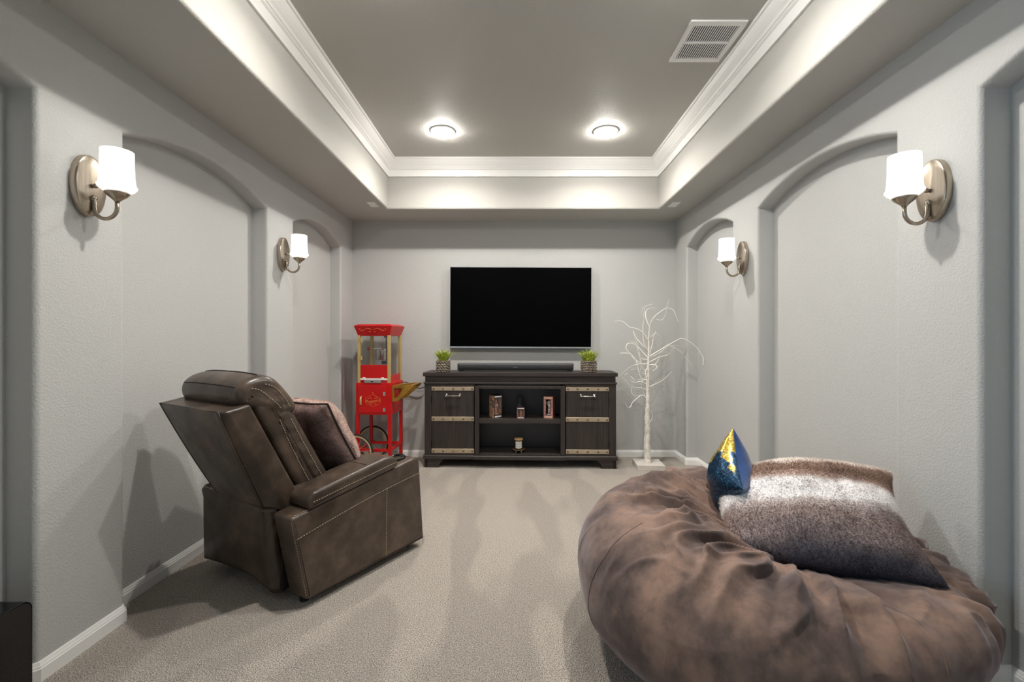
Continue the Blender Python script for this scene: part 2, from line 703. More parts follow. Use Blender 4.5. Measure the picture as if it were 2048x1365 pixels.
can_light(-0.592, 3.63, 'lit round flush ceiling light above the popcorn cart side of the television')
can_light(0.708, 3.63, 'lit round flush ceiling light on the same side as the white tree')
can_light(-0.592, 1.87, 'lit round flush ceiling light over the recliner side, out of view')
can_light(0.708, 1.87, 'lit round flush ceiling light over the beanbag side, out of view')

v_t = thing('ceiling_vent', 'white rectangular ceiling vent with two banks of slots', 'vent', (1.055, 2.54, ZC))
fr = MB()
W2, H2 = 0.149, 0.176
fr.box(-W2, W2, -H2, -0.140, -0.009, 0.001)
fr.box(-W2, W2, 0.140, H2, -0.009, 0.001)
fr.box(-W2, -0.122, -0.140, 0.140, -0.009, 0.001)
fr.box(0.122, W2, -0.140, 0.140, -0.009, 0.001)
fr.box(-0.122, 0.122, -0.009, 0.009, -0.009, 0.001)
fr.build('frame', M_WHITEPLASTIC, v_t, bevel=0.003)
MB().box(-0.122, 0.122, -0.14, 0.14, -0.0012, 0.0005).build('backing', pm('vent_dark', rgb(40, 39, 37), 0.9), v_t)
slat_m = None
for bank in (-1, 1):
    for i in range(20):
        if slat_m is None:
            Mx = Matrix.Rotation(R(28), 4, 'Y')
            so = MB().box(-0.0030, 0.0030, -0.0655, 0.0655, -0.0008, 0.0008, Mx).build('slat', M_WHITEPLASTIC, v_t)
            slat_m = so.data
        else:
            so = bpy.data.objects.new('slat', slat_m)
            COL.objects.link(so)
            so.parent = v_t
        so.location = (-0.1155 + i * 0.01216, bank * 0.0745, -0.0050)


def cover_plate(x, y, label):
    t = thing('cover_plate', label, 'cover plate', (x, y, ZS), 0, 'blank cover plates in the soffit')
    MB().box(-0.036, 0.036, -0.072, 0.072, -0.006, 0.001).build('plate', M_WHITEPLASTIC, t, bevel=0.003)
    s = MB().lathe([(0.0035, -0.0056), (0.003, -0.0068), (0.0, -0.007)], 10).build('screw', M_WHITEPLASTIC, t)
    s.location = (0, 0.045, 0)
    s2 = bpy.data.objects.new('screw', s.data)
    COL.objects.link(s2)
    s2.parent = t
    s2.location = (0, -0.045, 0)


cover_plate(-1.29, 4.073, 'small blank white plate in the soffit above the popcorn cart')
cover_plate(1.407, 4.073, 'small blank white plate in the soffit above the white tree')


# ------------------------------------------------------------------ wall sconces
def sconce(X, sgn, y, z, label):
    """sgn: +1 = on the left wall, arm reaching towards +X; z = height of the plate's centre"""
    t = thing('wall_sconce', label, 'wall sconce', (X, y, z), 0, 'frosted glass sconces on the piers')
    M = Matrix.Rotation(sgn * PI / 2, 4, 'Y')
    pl = MB()
    prof = [(1.0, 0.0), (1.0, 0.020), (0.975, 0.0255), (0.93, 0.0275), (0.6, 0.031), (0.0, 0.033)]
    vs, fs = [], []
    n = 48
    for r, h in prof:
        for k in range(n):
            a = 2 * PI * k / n
            vs.append((sgn * h, 0.066 * r * math.cos(a), 0.119 * r * math.sin(a)))
    for i in range(len(prof) - 1):
        for k in range(n):
            fs.append((i * n + k, i * n + (k + 1) % n, (i + 1) * n + (k + 1) % n, (i + 1) * n + k))
    pl.add(vs, fs)
    po = pl.build('backplate', M_NICKEL, t, True)
    md = po.modifiers.new('split', 'EDGE_SPLIT')
    md.split_angle = R(40)
    kn = MB()
    kn.lathe([(0.0065, 0.028), (0.0065, 0.036), (0.0085, 0.038), (0.009, 0.044), (0.006, 0.049), (0, 0.0505)], 16, (0, 0, 0.0), M=M)
    kn.build('knob', M_NICKEL, po, True)
    ax = 0.126
    bx = 0.037
    zc = -0.052
    pts = [(sgn * 0.025, 0, zc + 0.008), (sgn * bx, 0, zc + 0.004)]
    rr = (ax - bx) / 2
    for i in range(0, 17):
        a = PI * i / 16
        pts.append((sgn * (bx + rr - rr * math.cos(a)), 0, zc - 0.032 - rr * math.sin(a)))
    pts.append((sgn * ax, 0, zc - 0.005))
    arm = MB().tube(pts, 0.0072, 14)
    arm.build('arm', M_NICKEL, t, True)
    MB().lathe([(0.011, 0.024), (0.0125, 0.030), (0.0125, 0.036), (0.0095, 0.042), (0.0, 0.044)], 18, (0, 0, zc + 0.004), M=M).build('collar', M_NICKEL, t, True)
    cz = zc - 0.004
    cup = MB().lathe([(0.0, cz - 0.006), (0.009, cz - 0.006), (0.011, cz - 0.002), (0.022, cz + 0.008), (0.033, cz + 0.017), (0.040, cz + 0.026), (0.040, cz + 0.029), (0.0, cz + 0.029)],
                     32, (sgn * ax, 0, 0))
    cup.build('cup', M_NICKEL, t, True)
    s0 = cz + 0.029
    out = [(0.034, s0 - 0.001), (0.044, s0 + 0.004), (0.055, s0 + 0.012), (0.0622, s0 + 0.021), (0.0630, s0 + 0.026), (0.0595, s0 + 0.031), (0.0575, s0 + 0.036),
           (0.0555, s0 + 0.055), (0.0540, s0 + 0.085), (0.0530, s0 + 0.115), (0.0525, s0 + 0.163)]
    inn = [(r - 0.004, zz) for r, zz in reversed(out[3:])]
    MB().lathe(out + inn + [(0.03, s0 + 0.010), (0.0, s0 + 0.009)], 40, (sgn * ax, 0, 0)).build('glass_shade', M_SHADE, t, True)


sconce(XL, 1, 1.777, 1.806, 'lit sconce on the left wall pier nearest the camera, before the recliner')
sconce(XL, 1, 3.262, 1.815, 'lit sconce on the left wall pier between the recliner niche and popcorn cart niche')
sconce(XR, -1, 1.762, 1.783, 'lit sconce on the right wall pier nearest the camera, above the beanbag')
sconce(XR, -1, 3.255, 1.787, 'lit sconce on the right wall pier nearer the white tree')


# ------------------------------------------------------------------ television
tv_y = 4.598
tv = thing('television', 'large wall mounted television with a black blank screen', 'television', (0.035, tv_y, 1.115))
tv.rotation_euler = (0, R(0.32), 0)
MB().box(-0.7145, 0.7145, 0.004, 0.045, 0.0, 0.817).build('casing', M_BLACK, tv, bevel=0.004)
MB().box(-0.7105, 0.7105, -0.001, 0.0045, 0.014, 0.813).build('screen', M_TVSCREEN, tv)
bz = MB()
bz.box(-0.7155, 0.7155, -0.004, 0.03, 0.0, 0.014)
bz.box(-0.7155, -0.7115, -0.002, 0.03, 0.014, 0.818)
bz.box(0.7115, 0.7155, -0.002, 0.03, 0.014, 0.818)
bz.box(-0.7155, 0.7155, -0.002, 0.03, 0.814, 0.818)
bz.build('bezel', M_SILVER, tv)
MB().box(-0.25, 0.25, 0.044, YB - tv_y - 0.001, 0.25, 0.6).build('wall_bracket', M_DARKMETAL, tv)

# ------------------------------------------------------------------ media console
ST = thing('media_console', 'dark wooden media console with metal strapped doors under the television', 'console', (0.026, 4.252, 0), R(-1.6))
HW = 0.895
DP = 0.335
for s in (-1, 1):
    MB().box(min(s * HW, s * (HW - 0.066)), max(s * HW, s * (HW - 0.066)), 0.0, 0.03, 0.118, 0.783).build('stile', M_WOODV, ST, bevel=0.002)
    for z0, z1 in ((0.761, 0.783), (0.118, 0.134)):
        MB().box(min(s * 0.425, s * (HW - 0.066)), max(s * 0.425, s * (HW - 0.066)), 0.0, 0.03, z0, z1).build('rail', M_WOODH, ST, bevel=0.002)
for s in (-1, 1):
    MB().box(s * HW if s < 0 else HW - 0.02, -HW + 0.02 if s < 0 else HW, 0.03, DP, 0.10, 0.857).build('side_panel', M_WOODV, ST, bevel=0.002)
    MB().box(min(s * 0.40, s * 0.425), max(s * 0.40, s * 0.425), 0.03, DP - 0.01, 0.10, 0.80).build('divider', M_WOODV, ST)
MB().box(-HW + 0.02, HW - 0.02, DP - 0.012, DP, 0.10, 0.857).build('back_panel', pm('daylight_toned_backing', rgb(82, 83, 88), 0.4), ST)  # dark wood lightened and cooled: daylight in the cubby put into its colour
MB().box(-HW + 0.004, HW - 0.004, 0.004, DP, 0.800, 0.857).build('frieze', M_WOODH, ST, bevel=0.002)
MB().box(-HW - 0.008, HW + 0.008, -0.010, DP, 0.784, 0.801).build('upper_moulding', M_WOODH, ST, bevel=0.004)
MB().box(-HW - 0.014, HW + 0.014, -0.014, DP + 0.004, 0.857, 0.892).build('top_board', M_WOODH, ST, bevel=0.003)
MB().box(-HW + 0.02, HW - 0.02, 0.01, DP - 0.012, 0.10, 0.124).build('bottom_board', M_WOODH, ST)
c = MB()
c.box(-0.422, -0.380, -0.012, 0.03, 0.118, 0.768)
c.box(0.380, 0.422, -0.012, 0.03, 0.118, 0.768)
c.box(-0.380, 0.380, -0.012, 0.03, 0.740, 0.768)
c.box(-0.380, 0.380, -0.006, 0.03, 0.118, 0.130)
c.build('opening_frame', M_WOODV, ST, bevel=0.003)
MB().box(-0.40, 0.40, 0.002, DP - 0.012, 0.415, 0.456).build('shelf', M_WOODH, ST, bevel=0.002)
bm_ = MB()
for x0, x1, fwd in ((-HW - 0.012, -0.425, -0.012), (-0.425, 0.425, -0.026), (0.425, HW + 0.012, -0.012)):
    prof = [(fwd, 0.080), (fwd, 0.108), (fwd + 0.006, 0.118), (0.03, 0.118), (0.03, 0.080)]
    bm_.prism(prof, x0, x1, 'x')
bm_.build('base_moulding', M_WOODH, ST)
for sx in (-1, 1):
    for y0, y1 in ((-0.004, 0.07), (DP - 0.07, DP)):
        poly = [(sx * HW, 0.0), (sx * HW, 0.081), (sx * (HW - 0.18), 0.081), (sx * (HW - 0.165), 0.062), (sx * (HW - 0.145), 0.04), (sx * (HW - 0.135), 0.0)]
        MB().prism(poly, y0, y1, 'y').build('foot', M_WOODH, ST, bevel=0.002)
        if y0 < 0:
            MB().prism([(y0, 0.0), (y0, 0.081), (0.16, 0.081), (0.13, 0.05), (0.11, 0.0)], sx * HW, sx * (HW - 0.03), 'x').build('foot_return', M_WOODH, ST)
rivet_me = None
for sx in (-1, 1):
    x0, x1 = sorted((sx * 0.829, sx * 0.428))
    d = MB().box(x0 + 0.003, x1 - 0.003, 0.003, 0.022, 0.136, 0.759)
    dm = d.build('door', M_WOODV, ST, bevel=0.0012, seg=1)
    for z0, z1 in ((0.722, 0.759), (0.4365, 0.4765), (0.136, 0.176)):
        MB().box(x0 + 0.001, x1 - 0.001, -0.0015, 0.0035, z0, z1).build('strap', M_STRAP, dm, bevel=0.001, seg=1)
        for i in range(5):
            fx = (0.05, 0.272, 0.51, 0.75, 0.955)[i]
            if rivet_me is None:
                ro = MB().lathe([(0.0095, 0.0), (0.0085, 0.004), (0.005, 0.0065), (0.0, 0.0072)], 12, M=Matrix.Rotation(PI / 2, 4, 'X')).build('rivet', M_RIVET, dm, True)
                rivet_me = ro.data
            else:
                ro = bpy.data.objects.new('rivet', rivet_me)
                COL.objects.link(ro)
                ro.parent = dm
            ro.location = (x0 + (x1 - x0) * fx, -0.0012, (z0 + z1) / 2)
    hx = (x0 + x1) / 2 + 0.003
    hz = 0.676
    h = MB()
    h.tube([(hx - 0.066, -0.030, hz), (hx + 0.066, -0.030, hz)], 0.0048, 12)
    for q in (-1, 1):
        h.tube([(hx + q * 0.062, 0.004, hz + 0.002), (hx + q * 0.062, -0.012, hz + 0.002), (hx + q * 0.062, -0.036, hz)], [0.011, 0.007, 0.0075], 12)
        h.box(hx + q * 0.062 - 0.010, hx + q * 0.062 + 0.010, -0.001, 0.004, hz - 0.012, hz + 0.016)
    h.build('handle', M_CHROME, dm, True)
    ex = sx * 0.8305
    for hz0 in (0.64, 0.22):
        MB().tube([(ex, -0.001, hz0 - 0.03), (ex, -0.001, hz0 + 0.03)], 0.0035, 8).build('hinge', M_DARKMETAL, dm)


def on_stand(x, y, z):
    a = R(-1.6)
    return (0.026 + x * math.cos(a) - y * math.sin(a), 4.252 + x * math.sin(a) + y * math.cos(a), z)


ZT = 0.892
# soundbar
sb = thing('soundbar', 'long black soundbar on the console below the television', 'soundbar', on_stand(-0.048, 0.245, ZT), R(-1.6))
prof = catmull([(-0.046, 0.012), (-0.05, 0.03), (-0.047, 0.052), (-0.034, 0.066)], 5)
body = [(0.05, 0.008), (-0.038, 0.008)] + prof + [(-0.030, 0.068), (0.05, 0.072)]
MB().prism(body, -0.564, 0.564, 'x').build('grille', M_CLOTHBLACK, sb)
MB().box(-0.565, 0.565, -0.031, 0.051, 0.070, 0.0765).build('top_panel', pm('satin_black_top', rgb(74, 70, 68), 0.3), sb, bevel=0.002)
MB().box(-0.565, 0.565, -0.035, -0.030, 0.0655, 0.071).build('edge_strip', M_SILVER, sb)
for s in (-1, 1):
    MB().box(s * 0.564 - 0.004, s * 0.564 + 0.004, -0.046, 0.05, 0.009, 0.072).build('end_cap', M_BLACK, sb, bevel=0.002)
    MB().box(s * 0.53 - 0.022, s * 0.53 + 0.022, -0.048, 0.03, 0.0, 0.010).build('foot', M_BLACK, sb)
MB().box(-0.022, 0.022, -0.0512, -0.0495, 0.036, 0.041).build('logo_plate', pm('logo_grey', rgb(110, 112, 118), 0.4), sb)

# woven pots with grass
M_POT = pm('pot_core', rgb(46, 38, 32), 0.6)
M_WEAVE = pm('woven_silver', rgb(206, 194, 178), 0.38, 0.3, vary=(60, rgb(128, 112, 96)))


def grass_material():
    m, nt, b = nodes_of('grass_blade')
    n = tex_noise(nt, 60.0, 2.0)
    c = ramp(nt, n, [(0.32, rgb(84, 112, 34)), (0.48, rgb(160, 182, 52)), (0.62, rgb(216, 222, 98))])
    nt.links.new(c, b.inputs['Base Color'])
    b.inputs['Roughness'].default_value = 0.45
    return m


M_GRASS = grass_material()
M_SOIL = pm('soil', rgb(52, 44, 34), 0.9)


def pot(loc, rz, label, seed):
    t = thing('potted_grass', label, 'potted plant', loc, rz, 'potted grasses on the console')
    a = 0.0565
    H = 0.116
    pb = MB()
    pb.box(-a + 0.004, a - 0.004, -a + 0.004, a - 0.004, 0.0, H - 0.012)
    po = pb.build('pot', M_POT, t, bevel=0.003)
    # woven rows on all four sides
    w = MB()
    rows = 7
    for r in range(rows):
        z0 = 0.004 + r * (H - 0.006) / rows
        hh = (H - 0.006) / rows * 0.62
        for k in range(4):
            M = Matrix.Rotation(k * PI / 2, 4, 'Z')
            nst = 20
            vs, fs = [], []
            for i in range(nst + 1):
                x = -a + 2 * a * i / nst
                ph = i * 2 * PI / 5 + (PI if r % 2 else 0)
                o = a - 0.004 + 0.0035 + 0.003 * math.sin(ph)
                dz = 0.0015 * math.sin(ph + 0.8)
                for q, (oo, zz) in enumerate(((-0.004, 0.0), (0.0, 0.002), (0.0, hh - 0.002), (-0.004, hh))):
                    vs.append(M @ Vector((x, -(o + oo), z0 + zz + dz)))
            for i in range(nst):
                for q in range(3):
                    fs.append((i * 4 + q, (i + 1) * 4 + q, (i + 1) * 4 + q + 1, i * 4 + q + 1))
            w.add(vs, fs)
    wo = w.build('woven_band', M_WEAVE, po)
    wo['kind'] = 'stuff'
    MB().box(-a + 0.006, a - 0.006, -a + 0.006, a - 0.006, H - 0.014, H - 0.008).build('soil', M_SOIL, t)
    rnd = random.Random(seed)
    g = MB()
    for i in range(260):
        bx, by = rnd.uniform(-0.04, 0.04), rnd.uniform(-0.04, 0.04)
        ang = math.atan2(by, bx) + rnd.uniform(-0.7, 0.7)
        rad = math.hypot(bx, by) / 0.05
        lean = 0.02 + 0.10 * rad * rnd.uniform(0.4, 1.15)
        if rnd.random() < 0.06:
            lean += 0.03
        hgt = rnd.uniform(0.10, 0.145) * (1.0 - 0.22 * rad)
        wd = rnd.uniform(0.0022, 0.0036)
        side = Vector((-math.sin(ang), math.cos(ang), 0)) * wd
        d = Vector((math.cos(ang), math.sin(ang), 0))
        b0 = Vector((bx, by, H - 0.012))
        vs = []
        for k in range(4):
            f = k / 3
            p = b0 + d * lean * f ** 1.7 + Vector((0, 0, hgt * (f - 0.12 * lean / 0.08 * f * f)))
            s_ = side * (1 - f ** 2 * 0.96)
            vs += [p - s_, p + s_]
        g.add(vs, [(0, 1, 3, 2), (2, 3, 5, 4), (4, 5, 7, 6)])
    go = g.build('grass', M_GRASS, t, True)
    go['kind'] = 'stuff'


pot(on_stand(-0.735, 0.085, ZT), R(-10), 'tufted green grass in a woven square pot on the console end by the popcorn cart', 3)
pot(on_stand(0.652, 0.085, ZT), R(29), 'tufted green grass in a woven square pot on the console end by the white tree', 8)

# ---- things on the console shelves
ZSH = 0.456


def figure(mb, h, arms=True):
    """a plain standing toy figure of height h on a round plinth"""
    mb.lathe([(0.19 * h, 0), (0.19 * h, 0.07 * h), (0.0, 0.07 * h)], 14)
    mb.tube([(-0.05 * h, 0, 0.06 * h), (-0.045 * h, 0, 0.3 * h), (-0.03 * h, 0, 0.47 * h)], [0.036 * h, 0.04 * h, 0.05 * h], 8)
    mb.tube([(0.05 * h, 0, 0.06 * h), (0.045 * h, 0, 0.3 * h), (0.03 * h, 0, 0.47 * h)], [0.036 * h, 0.04 * h, 0.05 * h], 8)
    mb.tube([(0, 0, 0.45 * h), (0, 0, 0.55 * h), (0, 0, 0.68 * h), (0, 0, 0.72 * h)], [0.08 * h, 0.085 * h, 0.1 * h, 0.04 * h], 10)
    mb.tube([(0.09 * h, 0, 0.68 * h), (0.14 * h, -0.02 * h, 0.56 * h), (0.11 * h, -0.05 * h, 0.46 * h)], [0.035 * h, 0.03 * h, 0.026 * h], 7)
    mb.tube([(-0.09 * h, 0, 0.68 * h), (-0.15 * h, -0.02 * h, 0.74 * h), (-0.13 * h, -0.03 * h, 0.88 * h)], [0.035 * h, 0.03 * h, 0.026 * h], 7)
    mb.lathe([(0.0, 0.71 * h), (0.06 * h, 0.74 * h), (0.095 * h, 0.83 * h), (0.08 * h, 0.93 * h), (0.0, h)], 14)


def toy_box(loc, rz, w, d, h, label, frame_col, side_col, band_col, back_col, fig_col, frame_w=0.014, solid=False):
    t = thing('boxed_figurine', label, 'figurine box', loc, rz)
    mf = pm('box_card', frame_col, 0.45, vary=(30, tuple(x * 0.6 for x in frame_col[:3]) + (1,)))
    ms = pm('box_side_print', side_col[0], 0.45, vary=(26, side_col[1]))
    mbk = pm('box_inside', back_col, 0.6)
    x, y = w / 2, d / 2
    MB().box(-x, x, y - 0.002, y, 0, h).box(-x, x, -y, y, 0, 0.003).box(-x, x, -y, y, h - 0.003, h).build('carton', mf, t)
    for s in (-1, 1):
        MB().box(s * x - 0.0012, s * x + 0.0012, -y, y, 0.001, h - 0.001).build('side_panel', ms, t)
    fw = frame_w
    MB().box(-x, -x + fw, -y - 0.0005, -y + 0.0015, 0, h).box(x - fw, x, -y - 0.0005, -y + 0.0015, 0, h).box(
        -x + fw, x - fw, -y - 0.0005, -y + 0.0015, 0, 0.13 * h).box(-x + fw, x - fw, -y - 0.0005, -y + 0.0015, 0.87 * h, h).build('front_frame', mf, t)
    MB().box(-x + 0.002, x - 0.002, y - 0.006, y - 0.004, 0.003, h - 0.003).build('backing_card', mbk, t)
    mb2 = pm('box_band', band_col, 0.5)
    MB().box(-x + 0.006, x - 0.004, -y - 0.0015, -y, 0.905 * h, 0.97 * h).build('title_band', mb2, t)
    MB().box(-x + 0.008, x - 0.008, -y - 0.0015, -y, 0.03 * h, 0.10 * h).build('lower_band', mb2, t)
    f = MB()
    figure(f, 0.7 * h)
    fo = f.build('figurine', pm('painted_figure', fig_col[0], 0.4, vary=(45, fig_col[1])), t, True)
    fo.location = (0, 0, 0.13 * h)
    MB().box(-x + fw, x - fw, -y + 0.0004, -y + 0.001, 0.13 * h, 0.87 * h).build('window', M_GLASS, t)


toy_box(on_stand(-0.234, 0.105, ZSH), R(36), 0.088, 0.085, 0.215, 'dark boxed figurine with a colourful side on the upper shelf, nearest the popcorn cart',
        rgb(38, 32, 40), (rgb(226, 168, 128), rgb(40, 66, 74)), rgb(246, 240, 240), rgb(150, 122, 100), (rgb(246, 226, 208), rgb(220, 66, 50)), 0.006)
toy_box(on_stand(0.279, 0.095, ZSH), R(-19), 0.090, 0.075, 0.205, 'red boxed white figurine on the upper shelf, nearest the white tree',
        rgb(196, 140, 132), (rgb(120, 30, 26), rgb(170, 110, 100)), rgb(226, 186, 158), rgb(30, 32, 28), (rgb(252, 246, 242), rgb(236, 224, 218)), 0.022)
toy_box(on_stand(0.010, 0.075, ZSH), R(-6), 0.070, 0.060, 0.100, 'small box with a round picture at the middle of the upper shelf',
        rgb(150, 116, 114), (rgb(28, 24, 26), rgb(44, 36, 34)), rgb(250, 244, 246), rgb(190, 96, 60), (rgb(250, 220, 196), rgb(220, 130, 84)), 0.006)
sp = thing('tabletop_speaker', 'dark grey round topped upright speaker behind the small box', 'speaker', on_stand(-0.006, 0.21, ZSH), R(0))
MB().lathe([(0.0, 0.004), (0.028, 0.004), (0.028, 0.155), (0.026, 0.175), (0.019, 0.192), (0.009, 0.201), (0.0, 0.203)], 28).build('body', pm('charcoal_fabric', rgb(70, 72, 78), 0.8), sp, True)
MB().lathe([(0.030, 0.0), (0.030, 0.006), (0.0, 0.006)], 28).build('base_ring', M_BLACK, sp)

# candle on a footed tray on the lower shelf
ZLO = 0.124
tr = thing('footed_tray', 'small round wooden tray on little feet on the lower shelf', 'tray', on_stand(-0.013, 0.10, ZLO))
MB().lathe([(0.0, 0.024), (0.055, 0.024), (0.060, 0.028), (0.060, 0.036), (0.056, 0.036), (0.054, 0.031), (0.0, 0.031)], 32).build('dish', pm('warm_wood', rgb(104, 76, 48), 0.4), tr, True)
for k in range(4):
    a = PI / 4 + k * PI / 2
    MB().lathe([(0.0, 0.0), (0.006, 0.002), (0.008, 0.009), (0.006, 0.016), (0.004, 0.025)], 12, (0.036 * math.cos(a), 0.036 * math.sin(a), 0)).build('foot', pm('pale_bead', rgb(222, 210, 190), 0.4), tr, True)
cd = thing('jar_candle', 'jar candle with a wooden lid and white label on the lower shelf', 'candle', on_stand(-0.013, 0.10, ZLO + 0.031))
MB().lathe([(0.0, 0.0), (0.036, 0.0), (0.038, 0.004), (0.038, 0.086), (0.0, 0.086)], 32).build('jar', pm('amber_jar', rgb(46, 32, 20), 0.12), cd, True)
MB().lathe([(0.0, 0.086), (0.040, 0.086), (0.042, 0.090), (0.042, 0.100), (0.040, 0.103), (0.0, 0.103)], 32).build('lid', pm('bamboo_lid', rgb(196, 160, 112), 0.45), cd, True)
lb = MB()
n = 14
vs, fs = [], []
for i in range(n + 1):
    a = -PI / 2 - 0.9 + 1.8 * i / n
    for zz in (0.012, 0.078):
        vs.append((0.0386 * math.cos(a), 0.0386 * math.sin(a), zz))
for i in range(n):
    fs.append((2 * i, 2 * i + 2, 2 * i + 3, 2 * i + 1))
lb.add(vs, fs)
lbo = lb.build('label', pm('paper_label', rgb(226, 224, 216), 0.6), cd, True)
pr = MB()
for zz, ww in ((0.058, 0.55), (0.048, 0.7), (0.030, 0.5), (0.024, 0.4)):
    vs = []
    for i in range(n + 1):
        a = -PI / 2 - ww + 2 * ww * i / n
        for q in (0, 0.0022):
            vs.append((0.0389 * math.cos(a), 0.0389 * math.sin(a), zz + q))
    pr.add(vs, [(2 * i, 2 * i + 2, 2 * i + 3, 2 * i + 1) for i in range(n)])
pr.build('label_print', pm('grey_print', rgb(150, 152, 148), 0.7), lbo)
cb = MB().tube([on_stand(-0.03, 0.30, 0.414), on_stand(-0.02, 0.27, 0.40), on_stand(0.0, 0.262, 0.388), on_stand(0.02, 0.27, 0.398), on_stand(0.035, 0.30, 0.410)], 0.004, 8)
tag(cb.build('cable', M_CORD, None, True), 'short black cable looping under the middle shelf of the console', 'cable')


# ------------------------------------------------------------------ popcorn cart
PC = thing('popcorn_cart', 'red wheeled popcorn cart with glass case beside the media console', 'popcorn cart', (-1.318, 4.385, 0), R(-4))
cx, cy = 0.1675, 0.1725
MB().box(-cx, cx, -cy, cy, 0.503, 0.80).build('cabinet', M_RED, PC, bevel=0.004)
for sx in (-1, 1):
    for sy in (-1, 1):
        z0 = 0.0 if sx > 0 else 0.155
        MB().box(sx * 0.152 - 0.0145, sx * 0.152 + 0.0145, sy * 0.157 - 0.0145, sy * 0.157 + 0.0145, z0 + (0.03 if sx > 0 else 0), 0.505).build('leg', M_RED, PC, bevel=0.002)
        if sx > 0:
            MB().lathe([(0.0, 0.0), (0.014, 0.0), (0.016, 0.006), (0.014, 0.032), (0.0, 0.032)], 14, (0.152, sy * 0.157, 0)).build('foot', M_WHITEPLASTIC, PC)
for sy in (-1, 1):
    MB().box(-0.14, 0.14, sy * 0.157 - 0.011, sy * 0.157 + 0.011, 0.16, 0.185).build('lower_rail', M_RED, PC, bevel=0.002)
for sx in (-1, 1):
    MB().box(sx * 0.152 - 0.011, sx * 0.152 + 0.011, -0.145, 0.145, 0.16, 0.185).build('lower_rail', M_RED, PC, bevel=0.002)
MB().tube([(-0.152, -0.222, 0.167), (-0.152, 0.222, 0.167)], 0.007, 10).build('axle', M_STEEL, PC)
for sy in (-1, 1):
    yc = sy * 0.205
    ring = [(-0.152 + 0.156 * math.cos(2 * PI * i / 48), yc, 0.167 + 0.156 * math.sin(2 * PI * i / 48)) for i in range(49)]
    w = MB().tube(ring, 0.0095, 8, False).build('wheel', M_RUBBER, PC, True)
    vs, fs = [], []
    for i in range(48):
        a = 2 * PI * i / 48
        for rr, yy in ((0.150, -0.007), (0.150, 0.007), (0.136, 0.007), (0.136, -0.007)):
            vs.append((-0.152 + rr * math.cos(a), yc + yy, 0.167 + rr * math.sin(a)))
    for i in range(48):
        j = (i + 1) % 48
        for q in range(4):
            fs.append((i * 4 + q, j * 4 + q, j * 4 + (q + 1) % 4, i * 4 + (q + 1) % 4))
    MB().add(vs, fs).build('rim', M_TAN, w)
    MB().tube([(-0.152, yc - 0.012, 0.167), (-0.152, yc + 0.012, 0.167)], 0.018, 16).build('hub', M_STEEL, w)
    for k in range(12):
        a = 2 * PI * k / 12 + 0.1
        MB().tube([(-0.152, yc, 0.167), (-0.152 + 0.14 * math.cos(a), yc, 0.167 + 0.14 * math.sin(a))], 0.0018, 6).build('spoke', M_STEEL, w)
# cabinet door with handle, hinges and lettering
dr = MB().box(-0.145, 0.122, -cy - 0.006, -cy + 0.001, 0.525, 0.775).build('door', M_RED, PC, bevel=0.003)
MB().tube([(-0.112, -cy - 0.004, 0.672), (-0.112, -cy - 0.020, 0.667), (-0.112, -cy - 0.022, 0.635), (-0.112, -cy - 0.020, 0.603), (-0.112, -cy - 0.004, 0.598)],
          [0.006, 0.0085, 0.009, 0.0085, 0.006], 10).build('handle', M_BRASS, dr, True)
for hz in (0.700, 0.553):
    MB().box(0.095, 0.117, -cy - 0.0085, -cy - 0.005, hz - 0.017, hz + 0.017).tube([(0.106, -cy - 0.009, hz - 0.017), (0.106, -cy - 0.009, hz + 0.017)], 0.003, 8).build(
        'hinge', M_CHROME, dr)


def lettering(body, size, loc, rot, parent, mat, name='lettering', shear=0.0):
    cu = bpy.data.curves.new(name, 'FONT')
    cu.body = body
    cu.size = size
    cu.align_x = 'CENTER'
    cu.align_y = 'CENTER'
    cu.extrude = 0.0006
    cu.shear = shear
    tmp = bpy.data.objects.new('tmp', cu)
    COL.objects.link(tmp)
    dg = bpy.context.evaluated_depsgraph_get()
    me = bpy.data.meshes.new_from_object(tmp.evaluated_get(dg))
    bpy.data.objects.remove(tmp)
    me.name = name
    me.materials.clear()
    me.materials.append(mat)
    o = bpy.data.objects.new(name, me)
    COL.objects.link(o)
    o.parent = parent
    o.location = loc
    o.rotation_euler = rot
    return o


lettering('Popcorn', 0.042, (-0.002, -cy - 0.0066, 0.632), (PI / 2, R(-7), 0), dr, M_GOLDTEXT, shear=0.2)
orn = MB()
cxo, czo = -0.002, 0.634
dm = [(0, 0.062), (0.026, 0.044), (0.062, 0.030), (0.072, 0.004), (0.058, -0.028), (0.024, -0.042), (0, -0.056), (-0.024, -0.042), (-0.058, -0.028), (-0.072, 0.0), (-0.062, 0.030), (-0.026, 0.044)]
orn.tube([(cxo + a, -cy - 0.0066, czo + b_) for a, b_ in catmull(dm, 4, True)] + [(cxo, -cy - 0.0066, czo + 0.062)], 0.0011, 5)
for s in (-1, 1):
    orn.tube([(cxo + s * x_, -cy - 0.0066, czo + z_) for x_, z_ in ((0.01, 0.022), (0.022, 0.027), (0.034, 0.022), (0.046, 0.024))], 0.0013, 5)
    orn.tube([(cxo + s * x_, -cy - 0.0066, czo + z_) for x_, z_ in ((0.006, -0.032), (0.02, -0.027), (0.034, -0.03))], 0.0013, 5)
orn.lathe([(0.0, 0.0), (0.005, 0.0), (0.0, 0.001)], 5, (cxo, -cy - 0.0068, czo + 0.074), M=Matrix.Rotation(PI / 2, 4, 'X'))
orn.build('printed_ornament', M_GOLDTEXT, dr)
